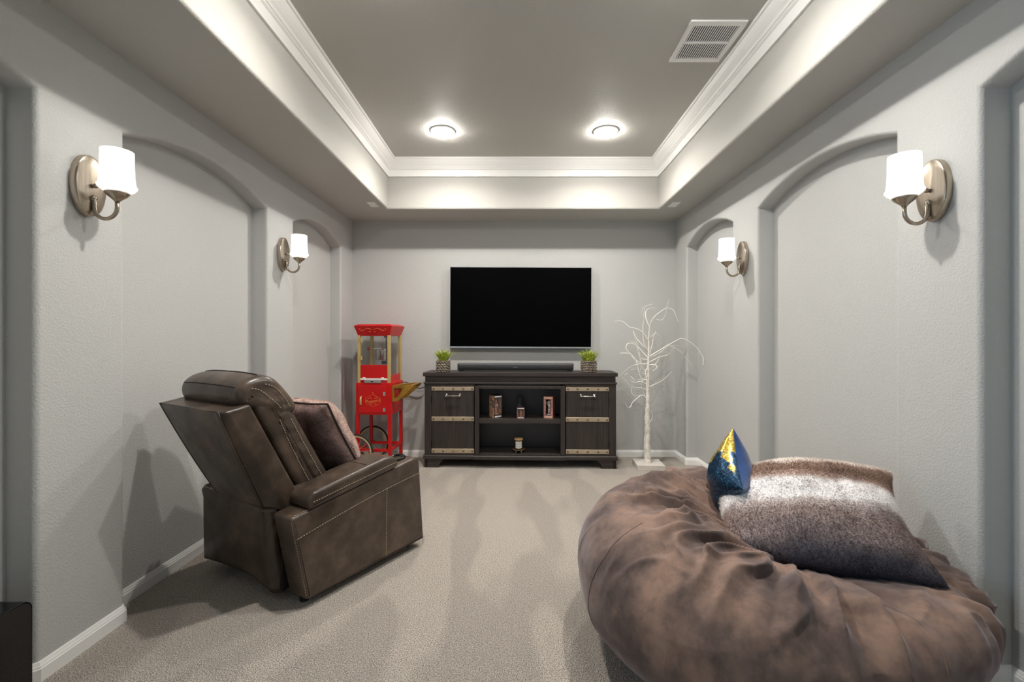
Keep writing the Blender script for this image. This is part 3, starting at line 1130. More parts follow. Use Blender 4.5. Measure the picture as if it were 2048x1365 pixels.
# glass case
for sx in (-1, 1):
    for sy in (-1, 1):
        MB().box(sx * 0.142 - 0.013, sx * 0.142 + 0.013, sy * 0.150 - 0.013, sy * 0.150 + 0.013, 0.79, 1.242).build('corner_post', M_BRASS, PC, bevel=0.0015)
MB().box(-0.128, 0.128, -0.158, -0.148, 0.842, 0.966).build('front_flap', M_RED, PC, bevel=0.004)
MB().box(-0.128, 0.128, -0.162, -0.156, 0.826, 0.842).box(-0.105, -0.08, -0.164, -0.156, 0.828, 0.850).box(0.07, 0.095, -0.164, -0.156, 0.828, 0.850).build('flap_hinge', M_WHITEPLASTIC, PC)
tray = MB().box(-0.082, 0.075, -0.180, -0.165, 0.800, 0.826).build('crumb_tray', M_STEEL, PC, bevel=0.002)
MB().prism([(-0.018, 0.806), (0.006, 0.813), (-0.018, 0.820)], -0.1815, -0.1795, 'y').build('arrow_mark', M_BLACK, tray)
for sx in (-1, 1):
    MB().box(sx * 0.148 - 0.004, sx * 0.148 + 0.004, -0.138, 0.138, 0.80, 0.868).build('side_skirt', M_RED, PC)
    MB().box(sx * 0.146 - 0.0012, sx * 0.146 + 0.0012, -0.138, 0.138, 0.868, 1.24).build('side_pane', M_GLASS, PC)
MB().box(-0.128, 0.128, -0.153, -0.1505, 0.966, 1.24).build('front_pane', M_GLASS, PC)
MB().box(-0.128, 0.128, 0.1505, 0.153, 0.80, 1.24).build('rear_pane', M_GLASS, PC)
for hz in (1.198, 1.03):
    MB().box(-0.132, -0.108, -0.168, -0.160, hz - 0.020, hz + 0.020).tube([(-0.118, -0.169, hz - 0.02), (-0.118, -0.169, hz + 0.02)], 0.004, 8).build('case_hinge', M_BRASS, PC)
# canopy
bx0, by0, bx1, by1 = 0.150, 0.160, 0.181, 0.190
ca = MB()
ca.add([(-bx0, -by0, 1.235), (bx0, -by0, 1.235), (bx0, by0, 1.235), (-bx0, by0, 1.235),
        (-bx1, -by1, 1.330), (bx1, -by1, 1.330), (bx1, by1, 1.330), (-bx1, by1, 1.330),
        (-bx1 + 0.03, -by1 + 0.03, 1.345), (bx1 - 0.03, -by1 + 0.03, 1.345), (bx1 - 0.03, by1 - 0.03, 1.345), (-bx1 + 0.03, by1 - 0.03, 1.345)],
       [(3, 2, 1, 0), (0, 1, 5, 4), (1, 2, 6, 5), (2, 3, 7, 6), (3, 0, 4, 7), (4, 5, 9, 8), (5, 6, 10, 9), (6, 7, 11, 10), (7, 4, 8, 11), (8, 9, 10, 11)])
cn = ca.build('canopy', M_RED, PC, bevel=0.003)


def canopy_pt(x, f):
    return (x, -(by0 + (by1 - by0) * f) - 0.0015, 1.235 + 0.095 * f)


so = MB()
for s in (-1, 1):
    so.tube([canopy_pt(s * x_ - 0.004, f_) for x_, f_ in catmull([(0.012, 0.62), (0.03, 0.70), (0.055, 0.74), (0.08, 0.58), (0.105, 0.52), (0.128, 0.66), (0.115, 0.74)], 4)], 0.0016, 5)
so.build('scrollwork', M_GOLDTEXT, cn)
for x_ in (-0.036, 0.014):
    p = canopy_pt(x_, 0.36)
    MB().lathe([(0.0, 0.0), (0.012, 0.0), (0.012, 0.006), (0.008, 0.012), (0.0, 0.014)], 14, p, M=Matrix.Rotation(PI / 2, 4, 'X')).build('switch_knob', M_REDKNOB, cn, True)
# kettle with its hanger
kt = MB().lathe([(0.0, 1.006), (0.058, 1.006), (0.063, 1.012), (0.066, 1.10), (0.069, 1.104), (0.050, 1.110), (0.0, 1.112)], 32, (0.022, 0.0, 0)).build('kettle', M_STEEL, PC, True)
MB().tube([(0.060, 0, 1.11), (0.060, 0, 1.22)], 0.006, 10).box(0.045, 0.078, -0.02, 0.02, 1.218, 1.236).build('hanger_rod', M_BLACK, kt)
MB().tube([(0.022, -0.02, 1.115), (-0.05, -0.05, 1.115), (-0.085, -0.06, 1.113)], 0.004, 8).build('crank', M_STEEL, kt)
MB().lathe([(0.0, -0.014), (0.010, -0.010), (0.014, 0.0), (0.010, 0.010), (0.0, 0.014)], 14, (-0.092, -0.062, 1.113)).build('crank_ball', M_REDKNOB, kt, True)
MB().tube([(0.075, -0.03, 0.985), (0.085, -0.03, 1.05), (0.10, -0.03, 1.15)], 0.007, 8).box(0.03, 0.085, -0.045, 0.0, 0.966, 0.998).box(0.075, 0.10, -0.045, -0.01, 1.085, 1.125).build('tilt_arm', M_BLACK, kt)
MB().tube([(0.022, -0.066, 1.03), (0.028, -0.072, 1.06), (0.02, -0.07, 1.09)], 0.003, 6).build('pour_hook', M_DARKMETAL, kt)
# gold push handle on the side
gb = MB()
for yy in (-0.152, 0.085):
    poly = [(0.1675, 0.768), (0.345, 0.780), (0.372, 0.778), (0.372, 0.764), (0.222, 0.628), (0.1675, 0.622)]
    inner = [(0.186, 0.748), (0.272, 0.750), (0.262, 0.728), (0.216, 0.664), (0.186, 0.655)]
    y0, y1 = yy, yy + 0.022
    # flat bracket built round its opening
    o_ = [poly[0], poly[1], poly[2], poly[3], poly[4], poly[5]]
    i_ = [inner[0], inner[1], inner[1], inner[2], inner[3], inner[4]]
    vs, fs = [], []
    for y_ in (y0, y1):
        vs += [(a, y_, b_) for a, b_ in o_] + [(a, y_, b_) for a, b_ in i_]
    for k in range(6):
        j = (k + 1) % 6
        fs += [(k, j, 6 + j, 6 + k), (12 + j, 12 + k, 18 + k, 18 + j), (k, 12 + k, 12 + j, j), (6 + j, 18 + j, 18 + k, 6 + k)]
    gb.add(vs, fs)
gb.box(0.338, 0.372, -0.135, 0.09, 0.764, 0.780)
gb.box(0.1675, 0.205, -0.135, 0.09, 0.756, 0.770)
gb.build('push_handle', M_GOLD, PC, bevel=0.0015, seg=1)
MB().lathe([(0.0, 0), (0.009, 0), (0.007, 0.012), (0.0, 0.014)], 12, (cx - 0.001, 0.02, 0.805 - 0.02), M=Matrix.Rotation(PI / 2, 4, 'Y')).build('side_knob', M_REDKNOB, PC)

cord = MB().tube(catmull([px(802, 766, 4.58), px(812, 765, 4.60), px(822, 770, 4.61), px(832, 776, 4.615), px(842, 777, 4.62), px(852, 775, 4.635), px(858, 790, 4.645), px(860, 840, 4.645)], 5), 0.0045, 8)
tag(cord.build('power_cord', M_CORD, None, True), 'black power cord running from the popcorn cart behind the console', 'cord')

# ------------------------------------------------------------------ white birch tree
def birch_material():
    m, nt, b = nodes_of('birch_bark')
    n = tex_noise(nt, 5.0, 4.0, 0.7, (9, 9, 26))
    c = ramp(nt, n, [(0.34, rgb(60, 52, 44)), (0.39, rgb(222, 214, 202)), (0.6, rgb(240, 236, 228))])
    nt.links.new(c, b.inputs['Base Color'])
    b.inputs['Roughness'].default_value = 0.7
    add_bump(nt, b, n, 0.3, 0.003)
    return m


M_BIRCH = birch_material()
M_TWIG = pm('white_twig', rgb(238, 234, 226), 0.6)
TD = 4.275
TX = px(1297, 930, TD).x
TR = thing('birch_tree', 'white artificial birch tree with bare branches on a square base', 'tree', (TX, TD, 0), R(0))
tb = MB().box(-0.125, 0.125, -0.115, 0.125, 0.0, 0.048).build('base_block', pm('whitewashed_wood', rgb(226, 220, 212), 0.6, vary=(5, rgb(206, 198, 190), (2, 20, 20))), TR, bevel=0.003)
tb.rotation_euler = (0, 0, R(-3))


def tp(zx, zy, dy=0.0):
    p = px(1200 + zx / 3.689, 590 + zy / 3.689, TD)
    return Vector((p.x - TX, dy, p.z))


trunk_pts = [(352, 1255), (350, 1180), (346, 1100), (351, 1000), (348, 900), (353, 800), (353, 700), (355, 600), (357, 500), (360, 400), (361, 300), (365, 238)]
trunk_r = [0.0335, 0.031, 0.029, 0.0265, 0.0245, 0.0215, 0.018, 0.015, 0.0115, 0.0085, 0.0065, 0.0052]
tps = [tp(*p) for p in trunk_pts]
tps[0].z = 0.046
rnd = random.Random(5)
tps_s = [Vector(p) for p in catmull(tps, 5)]
rs = np.interp(np.linspace(0, 11, len(tps_s)), range(12), trunk_r)
rs = [r_ * (1 + 0.08 * math.sin(i * 1.7) * (i < 38)) for i, r_ in enumerate(rs)]
MB().tube(tps_s, rs, 14).build('trunk', M_BIRCH, TR, True)
BR = [
    ([(365, 240), (380, 190), (410, 150), (450, 118), (480, 102), (515, 112), (530, 150), (545, 205)], -0.12),
    ([(480, 102), (483, 40)], -0.1), ([(410, 185), (450, 185), (470, 150), (478, 105)], -0.05),
    ([(365, 240), (345, 180), (345, 140), (360, 110), (390, 95), (450, 90)], 0.14),
    ([(350, 410), (320, 350), (312, 250), (315, 180), (300, 140), (300, 105), (330, 85), (362, 75)], -0.1),
    ([(315, 180), (318, 100)], -0.05),
    ([(352, 330), (320, 280), (270, 250), (225, 238), (190, 205), (160, 190), (122, 195)], 0.08),
    ([(365, 455), (420, 420), (500, 370), (560, 335), (585, 322), (630, 340), (680, 385), (715, 440), (720, 480), (708, 512)], -0.16),
    ([(500, 370), (560, 395), (610, 430), (640, 470), (665, 495), (680, 540)], 0.02),
    ([(366, 465), (450, 430), (520, 385), (620, 373)], 0.16), ([(470, 425), (540, 432), (590, 445)], 0.2),
    ([(364, 440), (390, 370), (410, 310), (435, 265)], 0.1), ([(360, 325), (400, 298), (430, 290), (465, 277)], 0.2),
    ([(435, 290), (470, 320), (478, 350), (440, 390)], 0.1),
    ([(360, 500), (430, 460), (485, 440), (510, 395)], -0.12),
    ([(358, 560), (430, 510), (482, 465)], 0.18), ([(360, 520), (400, 515), (412, 535), (375, 560)], -0.06),
    ([(356, 685), (410, 655), (450, 630), (480, 595), (505, 560)], -0.1), ([(356, 680), (410, 690), (440, 720), (480, 762)], 0.12),
    ([(355, 480), (300, 470), (290, 440), (265, 390), (235, 362), (195, 362), (180, 395), (205, 430), (240, 470), (255, 520), (265, 580), (290, 640)], -0.14),
    ([(140, 430), (195, 432), (235, 460), (250, 510)], -0.1),
    ([(355, 510), (280, 515), (230, 535), (190, 575), (148, 622)], 0.1),
    ([(354, 590), (300, 575), (240, 545), (200, 545)], -0.15),
    ([(354, 675), (310, 640), (260, 645), (225, 635), (212, 600), (195, 578), (170, 590)], -0.05),
    ([(352, 775), (310, 740), (270, 760), (230, 790), (208, 822), (180, 812), (165, 780)], -0.12),
    ([(318, 745), (260, 750), (238, 720), (240, 690), (210, 650), (170, 610)], 0.05),
    ([(320, 740), (300, 700), (290, 650), (310, 610), (330, 590)], -0.1),
    ([(358, 415), (300, 350), (275, 300), (275, 260)], 0.15), ([(357, 470), (300, 400), (270, 355), (245, 345)], 0.12),
    ([(300, 560), (310, 500), (290, 440), (285, 380), (265, 320)], 0.04),
    ([(353, 705), (310, 690), (270, 690), (250, 680)], 0.12), ([(354, 630), (310, 625), (280, 640), (255, 610)], 0.15),
    ([(356, 560), (335, 520), (300, 500), (268, 470), (250, 430)], 0.17), ([(357, 545), (330, 560), (330, 620), (322, 665)], -0.1),
    ([(362, 360), (390, 340), (420, 350), (445, 375)], 0.16), ([(355, 610), (335, 575), (300, 520), (285, 430)], -0.02),
]
for pts, dep in BR:
    sm = catmull(pts, 5)
    nn = len(sm)
    start = 0.0
    x0 = sm[0][0]
    if abs(x0 - 357) > 12:
        start = dep * 0.6
    out = [tp(p[0], p[1], start + (dep - start) * (i / (nn - 1)) ** 1.3) for i, p in enumerate(sm)]
    r0 = 0.0062 if start == 0.0 else 0.0042
    MB().tube(out, [r0 + (0.0019 - r0) * (i / (nn - 1)) ** 0.7 for i in range(nn)], 6).build('branch', M_TWIG, TR, True)
MB().tube(catmull([tp(368, 855, -0.03), tp(380, 880, -0.035), tp(372, 915, -0.035), tp(345, 960, -0.04), tp(330, 1040, -0.02), tp(326, 1150, -0.02), tp(335, 1240, 0.0)], 5), 0.0022, 6).build(
    'cord', M_TWIG, TR, True)

# ------------------------------------------------------------------ glossy black box at the left
gx = thing('subwoofer_box', 'glossy black box in the near left niche at the edge of the picture', 'subwoofer', (-1.655, 1.235, 0))
pr_ = []
hw, hh = 0.212, 0.385
rad = 0.028
for ccx, ccz, a0 in ((hw - rad, hh - rad, 0), (-hw + rad, hh - rad, 90), (-hw + rad, 0.012 + rad, 180), (hw - rad, 0.012 + rad, 270)):
    for k in range(7):
        a = R(a0 + 15 * k)
        pr_.append((ccx + rad * math.cos(a), ccz + rad * math.sin(a)))
MB().prism(pr_, -0.115, 0.118, 'x').build('cabinet', M_GLOSSBLACK, gx, bevel=0.006, seg=3)
for sx in (-1, 1):
    for sy in (-1, 1):
        MB().cyl((sx * 0.085, sy * 0.165, 0), (sx * 0.085, sy * 0.165, 0.016), 0.018, None, 14).build('foot', M_RUBBER, gx)

# ------------------------------------------------------------------ recliner
K = 0.967
CH = thing('recliner', 'dark brown leather recliner with cup holder, seen from behind', 'recliner', (-1.126 * K, 2.633 * K, 0), R(-31.65))


def cm(p):
    return Vector((p.x * K, p.y * K, 0.04 + p.z * K))


def puffy(prof, hw, r, name, mat, parent, inset_steps=5, nmid=2, dent=None, rings=()):
    """closed side outline (v, z) widened across u to +-hw with rounded rims of radius r"""
    P = np.array(prof, float)
    n = len(P)
    nxt = np.roll(P, -1, 0)
    prv = np.roll(P, 1, 0)
    tg = nxt - prv
    tg /= np.linalg.norm(tg, axis=1)[:, None] + 1e-9
    nm = np.stack([tg[:, 1], -tg[:, 0]], 1)
    area = 0.5 * np.sum(P[:, 0] * nxt[:, 1] - nxt[:, 0] * P[:, 1])
    if area < 0:
        nm = -nm
    st = []
    for k in range(inset_steps + 1):
        a = PI / 2 * k / inset_steps
        st.append((-hw + r - r * math.cos(a), r - r * math.sin(a)))
    mids = [(-hw + r + (2 * hw - 2 * r) * k / (nmid + 1), 0.0) for k in range(1, nmid + 1)]
    st = [(-hw, r + q) for q in reversed(rings)] + st
    full = st + mids + [(-u, i) for u, i in reversed(st)]
    vs, fs = [], []
    for u, ins in full:
        for q in P - nm * ins:
            vs.append((u, q[0], q[1]))
    m = len(full)
    for i in range(m - 1):
        for k in range(n):
            k2 = (k + 1) % n
            fs.append((i * n + k, i * n + k2, (i + 1) * n + k2, (i + 1) * n + k))
    fs.append(tuple(range(n - 1, -1, -1)))
    fs.append(tuple((m - 1) * n + k for k in range(n)))
    mb = MB().add(vs, fs)
    if dent:
        mb.v = [dent(Vector(p)) for p in mb.v]
    return mb.build(name, mat, parent, True, xf=cm)


def dense(poly, step=0.03):
    out = []
    n = len(poly)
    for i in range(n):
        a, b_ = np.array(poly[i], float), np.array(poly[(i + 1) % n], float)
        k = max(1, int(np.linalg.norm(b_ - a) / step))
        for t in range(k):
            out.append(tuple(a + (b_ - a) * t / k))
    return out


def rounded(poly, r, seg=4):
    """polygon with rounded corners"""
    out = []
    n = len(poly)
    for i in range(n):
        p0, p1, p2 = [np.array(poly[(i + k) % n], float) for k in (-1, 0, 1)]
        a, b_ = p0 - p1, p2 - p1
        la, lb_ = np.linalg.norm(a), np.linalg.norm(b_)
        rr = min(r[i] if hasattr(r, '__len__') else r, la * 0.45, lb_ * 0.45)
        s_, e_ = p1 + a / la * rr, p1 + b_ / lb_ * rr
        for k in range(seg + 1):
            t = k / seg
            out.append(tuple((1 - t) ** 2 * s_ + 2 * t * (1 - t) * p1 + t * t * e_))
    return out


def stitch(pts, parent, dash=0.008, gap=0.0055, rad=0.0016, mat=None):
    """a dashed line of thread along a polyline in chair coordinates"""
    P = [cm(Vector(p)) for p in pts]
    mb = MB()
    seg = [(P[i + 1] - P[i]).length for i in range(len(P) - 1)]
    tot = sum(seg)

    def at(s_):
        for i, l in enumerate(seg):
            if s_ <= l or i == len(seg) - 1:
                return P[i].lerp(P[i + 1], min(1, s_ / l if l else 0))
            s_ -= l
    s_ = 0.0
    while s_ + dash < tot:
        mb.tube([at(s_), at(s_ + dash)], rad, 5)
        s_ += dash + gap
    return mb.build('stitching', mat or M_STITCH, parent)


def armtop(v):
    return 0.403 + (v + 0.453) * 0.1325


for s in (1, -1):
    prof = rounded([(-0.371, 0.0), (-0.453, 0.403), (0.36, armtop(0.36)), (0.40, 0.0)], [0.01, 0.02, 0.05, 0.01])
    ar = puffy(dense(prof, 0.05), 0.073, 0.016, 'arm', M_LEATHER, CH)
    ar.location = (s * 0.343 * K, 0, 0)
    # shoulder seams on the outside, one along and one upright
    uo = 0.0735
    l1 = [(s * uo, v, armtop(v) - 0.105 + 0.012 * math.sin((v + 0.4) * 4)) for v in np.linspace(-0.42, 0.398, 14)]
    stitch(l1, ar)
    stitch([(s * uo, 0.105, 0.39), (s * uo, 0.103, 0.2), (s * uo, 0.10, 0.01)], ar)
    l3 = [(s * 0.066, -0.452 + 0.0815 * (0.403 - z_) / 0.403 + 0.003, z_) for z_ in np.linspace(0.385, 0.01, 10)]
    stitch(l3, ar)
    stitch([(s * 0.064, v, armtop(v) + 0.001) for v in np.linspace(-0.43, -0.34, 4)], ar)
    # padded arm rest
    pp = [(-0.365, armtop(-0.365) + 0.0), (-0.372, armtop(-0.37) + 0.05), (-0.345, armtop(-0.35) + 0.078), (0.10, armtop(0.10) + 0.082),
          (0.160, armtop(0.16) + 0.066), (0.185, armtop(0.18) + 0.028), (0.175, armtop(0.175) + 0.0)]
    pad = puffy(dense(rounded(pp, 0.018), 0.04), 0.093, 0.018, 'arm_pad', M_LEATHER, CH)
    pad.location = (s * 0.336 * K, 0, 0)
    stitch([(u_, -0.02, armtop(-0.02) + 0.0825) for u_ in np.linspace(-0.06, 0.06, 6)] + [(s * 0.085, -0.02, armtop(-0.02) + 0.066), (s * 0.0945, -0.02, armtop(-0.02) + 0.03)], pad, mat=M_SEAM)
    stitch([(s * 0.0915, v, armtop(v) + 0.052) for v in np.linspace(-0.34, 0.15, 12)], pad, dash=0.05, gap=0.0005, rad=0.0018, mat=M_SEAM)
    stitch([(s * 0.0945, v, armtop(v) + 0.034) for v in np.linspace(-0.35, 0.16, 12)], pad)
    # cup holder ring
    cu = MB()
    zc_ = armtop(0.275) + 0.001
    Mt = Matrix.Translation((s * 0.318, 0.272, zc_)) @ Matrix.Rotation(math.atan(0.1325), 4, 'X')
    cu.lathe([(0.036, -0.006), (0.036, 0.008), (0.041, 0.011), (0.047, 0.010), (0.051, 0.004), (0.051, -0.004)], 28, M=Mt)
    co = cu.build('cup_holder', M_GLOSSBLACK, CH, True, xf=cm)
    MB().lathe([(0.0, 0.0012), (0.036, 0.0012)], 24, M=Mt).build('cup_floor', pm('cup_metal', rgb(120, 116, 100), 0.25, 0.8), co, xf=cm)

# back shell: rear panel, flared sides, top
bsh = MB()
secs = []
for f_ in np.linspace(0, 1, 9):
    z_ = 0.395 + (0.900 - 0.395) * f_
    vr = -0.455 + (-0.690 + 0.455) * f_
    vf = -0.29 + (-0.565 + 0.29) * f_
    a_ = 0.205 + (0.272 - 0.205) * f_ ** 0.8
    b_ = 0.276 + (0.297 - 0.276) * f_
    c_ = 0.075 + (0.020 - 0.075) * f_
    bulge = 0.006 * math.sin(PI * f_)
    secs.append([(-a_, vr - bulge, z_), (0, vr - bulge * 2.2, z_), (a_, vr - bulge, z_), (b_, vr + c_, z_), (b_ + 0.004 * math.sin(PI * f_), (vr + c_ + vf) / 2, z_ + 0.01 * f_),
                 (b_, vf, z_ + 0.022 * f_), (-b_, vf, z_ + 0.022 * f_), (-b_ - 0.004 * math.sin(PI * f_), (vr + c_ + vf) / 2, z_ + 0.01 * f_), (-b_, vr + c_, z_)])
vs = [p for s_ in secs for p in s_]
n = 9
fs = []
for i in range(len(secs) - 1):
    for k in range(n):
        fs.append((i * n + k, i * n + (k + 1) % n, (i + 1) * n + (k + 1) % n, (i + 1) * n + k))
fs += [tuple(range(n - 1, -1, -1)), tuple((len(secs) - 1) * n + k for k in range(n))]
bs = MB().add(vs, fs).build('back_shell', M_LEATHER, CH, True, bevel=0.012, seg=3, xf=cm, angle=25)
for s in (-1, 1):
    MB().tube([cm(Vector((secs[i][2][0] * s + s * 0.004, secs[i][2][1] + 0.003, secs[i][2][2]))) for i in range(len(secs))], 0.0042, 6).build('piping', M_LEATHER, bs, True)
MB().tube([cm(Vector((u_, secs[-1][1][1] + 0.008, 0.899))) for u_ in np.linspace(-0.27, 0.27, 8)], 0.0040, 6).build('piping', M_LEATHER, bs, True)

# loose leather cover hanging below the back
vs, fs = [], []
nu, nz = 30, 16
for i in range(nu + 1):
    fu = i / nu
    u_ = -0.385 + 0.634 * fu
    edge = min(fu, 1 - fu)
    for k in range(nz + 1):
        fz = k / nz
        z_ = 0.42 - (0.40 - 0.035 * math.sin(fu * PI * 1.1 + 0.2)) * fz - 0.012 * (fu - 0.5)
        v_ = -0.468 + 0.05 * max(0, (0.07 - edge) / 0.07) ** 2 + 0.052 * fz * fz * fu + 0.006 * math.sin(fu * 9 + fz * 2) * fz + 0.010 * math.sin(fz * PI) * math.sin(fu * PI) * -1
        vs.append((u_ + 0.02 * (fu - 0.5) * fz, v_, z_))
for i in range(nu):
    for k in range(nz):
        fs.append((i * (nz + 1) + k, (i + 1) * (nz + 1) + k, (i + 1) * (nz + 1) + k + 1, i * (nz + 1) + k + 1))
cv = MB().add(vs, fs).build('rear_cover', M_LEATHER, CH, True, xf=cm)
md = cv.modifiers.new('thick', 'SOLIDIFY')
md.thickness = 0.006
MB().tube([cm(Vector((u_, -0.463 + 0.0 * abs(u_), 0.402 - 0.012 * u_ / 0.3))) for u_ in np.linspace(-0.22, 0.22, 8)], 0.004, 6).build('piping', M_SEAM, cv, True)
MB().box(-0.265, 0.265, -0.40, 0.36, 0.015, 0.30).build('base_frame', M_BLACKCLOTH, CH, xf=cm)

# back cushion, gathered along its gusset, and the head rest over the top of the shell
bc = catmull([(-0.285, 0.40), (-0.345, 0.52), (-0.41, 0.65), (-0.47, 0.77), (-0.53, 0.885), (-0.525, 0.965), (-0.475, 0.995), (-0.425, 0.975), (-0.365, 0.895), (-0.31, 0.80),
              (-0.255, 0.70), (-0.20, 0.60), (-0.150, 0.51), (-0.13, 0.43), (-0.17, 0.385), (-0.23, 0.38)], 8, True)


def pucker(p):
    e = max(0.0, (abs(p.x) - 0.21) / 0.07)
    t_ = p.y + 0.285 + (p.z - 0.40) * 0.505           # distance in front of the shell
    g = math.exp(-((t_ - 0.105) / 0.040) ** 2)
    s_ = (p.z - 0.35 * p.y) * 62
    q = 0.0075 * e * g * (math.sin(s_ + 1.6 * math.sin(s_ * 0.31)) - 0.3) if 0.42 < p.z < 0.99 else 0.0
    return Vector((p.x + math.copysign(q, p.x), p.y, p.z))


bco = puffy(bc, 0.272, 0.030, 'back_cushion', M_LEATHER, CH, inset_steps=6, nmid=9, dent=pucker, rings=(0.008, 0.016, 0.024, 0.032, 0.040))


def on_gusset(v, z_, s):
    p = pucker(Vector((0.272, v, z_)))
    return (s * (p.x + 0.0012), v, z_)


for s in (1, -1):
    stitch([on_gusset(v + 0.067, z_ + 0.004, s) for v, z_ in catmull([(-0.30, 0.43), (-0.41, 0.65), (-0.49, 0.835)], 30)], bco, rad=0.0020)
    stitch([on_gusset(v - 0.034, z_ - 0.018, s) for v, z_ in catmull([(-0.13, 0.47), (-0.255, 0.70), (-0.335, 0.855)], 30)], bco, rad=0.0020)
hr = catmull([(-0.575, 0.905), (-0.602, 0.922), (-0.612, 0.962), (-0.602, 1.004), (-0.566, 1.036), (-0.505, 1.052), (-0.445, 1.034), (-0.385, 0.968), (-0.338, 0.892), (-0.352, 0.852),
              (-0.420, 0.850), (-0.50, 0.885)], 6, True)


def droop(p):
    k = abs(p.x) / 0.277
    q = pucker(Vector((p.x * 0.98, p.y, min(p.z, 0.985))))
    return Vector((p.x + (q.x - p.x * 0.98), p.y + 0.008 * k * k, p.z - 0.016 * k ** 3 * max(0.0, (p.z - 0.90) / 0.16)))


hro = puffy(hr, 0.277, 0.034, 'head_rest', M_LEATHER, CH, inset_steps=6, nmid=11, dent=droop, rings=(0.012, 0.024))
for v_, z_ in ((-0.606, 1.000), (-0.510, 1.0535)):
    ln = [droop(Vector((u_, v_, z_))) for u_ in np.linspace(-0.236, 0.236, 16)]
    MB().tube([cm(p) for p in ln], 0.0022, 6).build('seam', M_SEAM, hro, True)
for s in (1, -1):
    def on_head(v, z_):
        p = droop(Vector((0.277, v, z_)))
        return (s * (p.x + 0.0012), p.y, p.z)
    stitch([on_head(v, z_) for v, z_ in catmull([(-0.425, 0.885), (-0.468, 0.935), (-0.520, 0.985), (-0.565, 1.000)], 12)], hro, rad=0.0020)
    stitch([on_head(v, z_) for v, z_ in catmull([(-0.378, 0.885), (-0.412, 0.945), (-0.455, 0.995), (-0.50, 1.015)], 12)], hro, rad=0.0020)

# seat, foot rest front
puffy(dense(rounded([(-0.30, 0.30), (-0.30, 0.42), (0.36, 0.455), (0.43, 0.42), (0.43, 0.30)], 0.04), 0.05), 0.262, 0.03, 'seat', M_LEATHER, CH)
puffy(dense(rounded([(0.37, 0.03), (0.37, 0.31), (0.435, 0.31), (0.43, 0.03)], 0.02), 0.05), 0.262, 0.015, 'footrest', M_LEATHER, CH)
for sx in (-1, 1):
    for v_ in (-0.33, 0.34):
        MB().cyl((sx * 0.33 * K, v_ * K, 0), (sx * 0.33 * K, v_ * K, 0.05), 0.02, None, 14).build('glide', M_RUBBER, CH)


# ------------------------------------------------------------------ pillows
def pillow_grid(w, h, t, n=28, conc=0.07, power=0.42, seed=0, lump=0.012, concy=None):
    """both sides of a stuffed cushion as verts, quads"""
    lin_ = np.sin(np.linspace(-1, 1, n + 1) * PI / 2)
    vs, fs = [], []
    idx = {}
    for side in (1, -1):
        for i, a in enumerate(lin_):
            for j, b_ in enumerate(lin_):
                edge = i in (0, n) or j in (0, n)
                if edge and side == -1:
                    continue
                x = w / 2 * a * (1 - conc * (1 - b_ * b_) * a * a)
                y = h / 2 * b_ * (1 - (conc if concy is None else concy) * (1 - a * a) * b_ * b_)
                base = max(0.0, (1 - a * a) * (1 - b_ * b_)) ** power
                z = side * t / 2 * base
                if not edge:
                    z += lump * base * mnoise.noise(Vector((a * 1.8 + seed, b_ * 1.8, side * 3.0)))
                idx[(side, i, j)] = len(vs)
                vs.append((x, y, z))
    for side in (1, -1):
        def I(i, j):
            return idx.get((side, i, j), idx.get((1, i, j)))
        for i in range(n):
            for j in range(n):
                q = (I(i, j), I(i + 1, j), I(i + 1, j + 1), I(i, j + 1))
                fs.append(q if side == 1 else q[::-1])
    return np.array(vs), np.array(fs)


def fur_strands(vs, fs, count, length, comb, seed, width=0.0016, clump=0.5):
    rg = np.random.default_rng(seed)
    A, B, C, D = (vs[fs[:, k]] for k in range(4))
    nrm = np.cross(C - A, D - B)
    ar = np.linalg.norm(nrm, axis=1)
    nrm = nrm / (ar[:, None] + 1e-12)
    pick = rg.choice(len(fs), count, p=ar / ar.sum())
    s_, t_ = rg.random((count, 1)), rg.random((count, 1))
    P = (A[pick] * (1 - s_) + B[pick] * s_) * (1 - t_) + (D[pick] * (1 - s_) + C[pick] * s_) * t_
    nn = nrm[pick]
    rv = rg.normal(size=(count, 3))
    d = nn * 0.75 + np.array(comb) * 0.55 + rv * clump * 0.7
    d -= nn * np.minimum(0, (d * nn).sum(1, keepdims=True)) * 1.5
    d /= np.linalg.norm(d, axis=1)[:, None]
    ln = length * (0.6 + 0.6 * rg.random((count, 1)))
    sd = np.cross(d, rg.normal(size=(count, 3)))
    sd /= np.linalg.norm(sd, axis=1)[:, None] + 1e-9
    v0 = P - sd * width - nn * 0.001
    v1 = P + sd * width - nn * 0.001
    tip = P + d * ln
    allv = np.empty((count * 3, 3))
    allv[0::3], allv[1::3], allv[2::3] = v0, v1, tip
    return allv, np.arange(count * 3).reshape(-1, 3)


def np_mesh(name, vs, fs, mat, parent=None, smooth=True):
    me = bpy.data.meshes.new(name)
    k = fs.shape[1]
    me.vertices.add(len(vs))
    me.vertices.foreach_set('co', vs.astype(np.float32).ravel())
    me.loops.add(fs.size)
    me.loops.foreach_set('vertex_index', fs.astype(np.int32).ravel())
    me.polygons.add(len(fs))
    me.polygons.foreach_set('loop_start', np.arange(0, fs.size, k, dtype=np.int32))
    me.polygons.foreach_set('use_smooth', np.full(len(fs), smooth))
    me.update(calc_edges=True)
    me.validate()
    me.materials.append(mat)
    o = bpy.data.objects.new(name, me)
    COL.objects.link(o)
    if parent:
        o.parent = parent
    return o


def basis(center, xd, yd, roll=0.0):
    xd = Vector(xd).normalized()
    yd = Vector(yd)
    yd = (yd - xd * yd.dot(xd)).normalized()
    zd = xd.cross(yd)
    M = Matrix((xd, yd, zd)).transposed().to_4x4()
    M = Matrix.Translation(center) @ M @ Matrix.Rotation(roll, 4, 'Z')
    return M


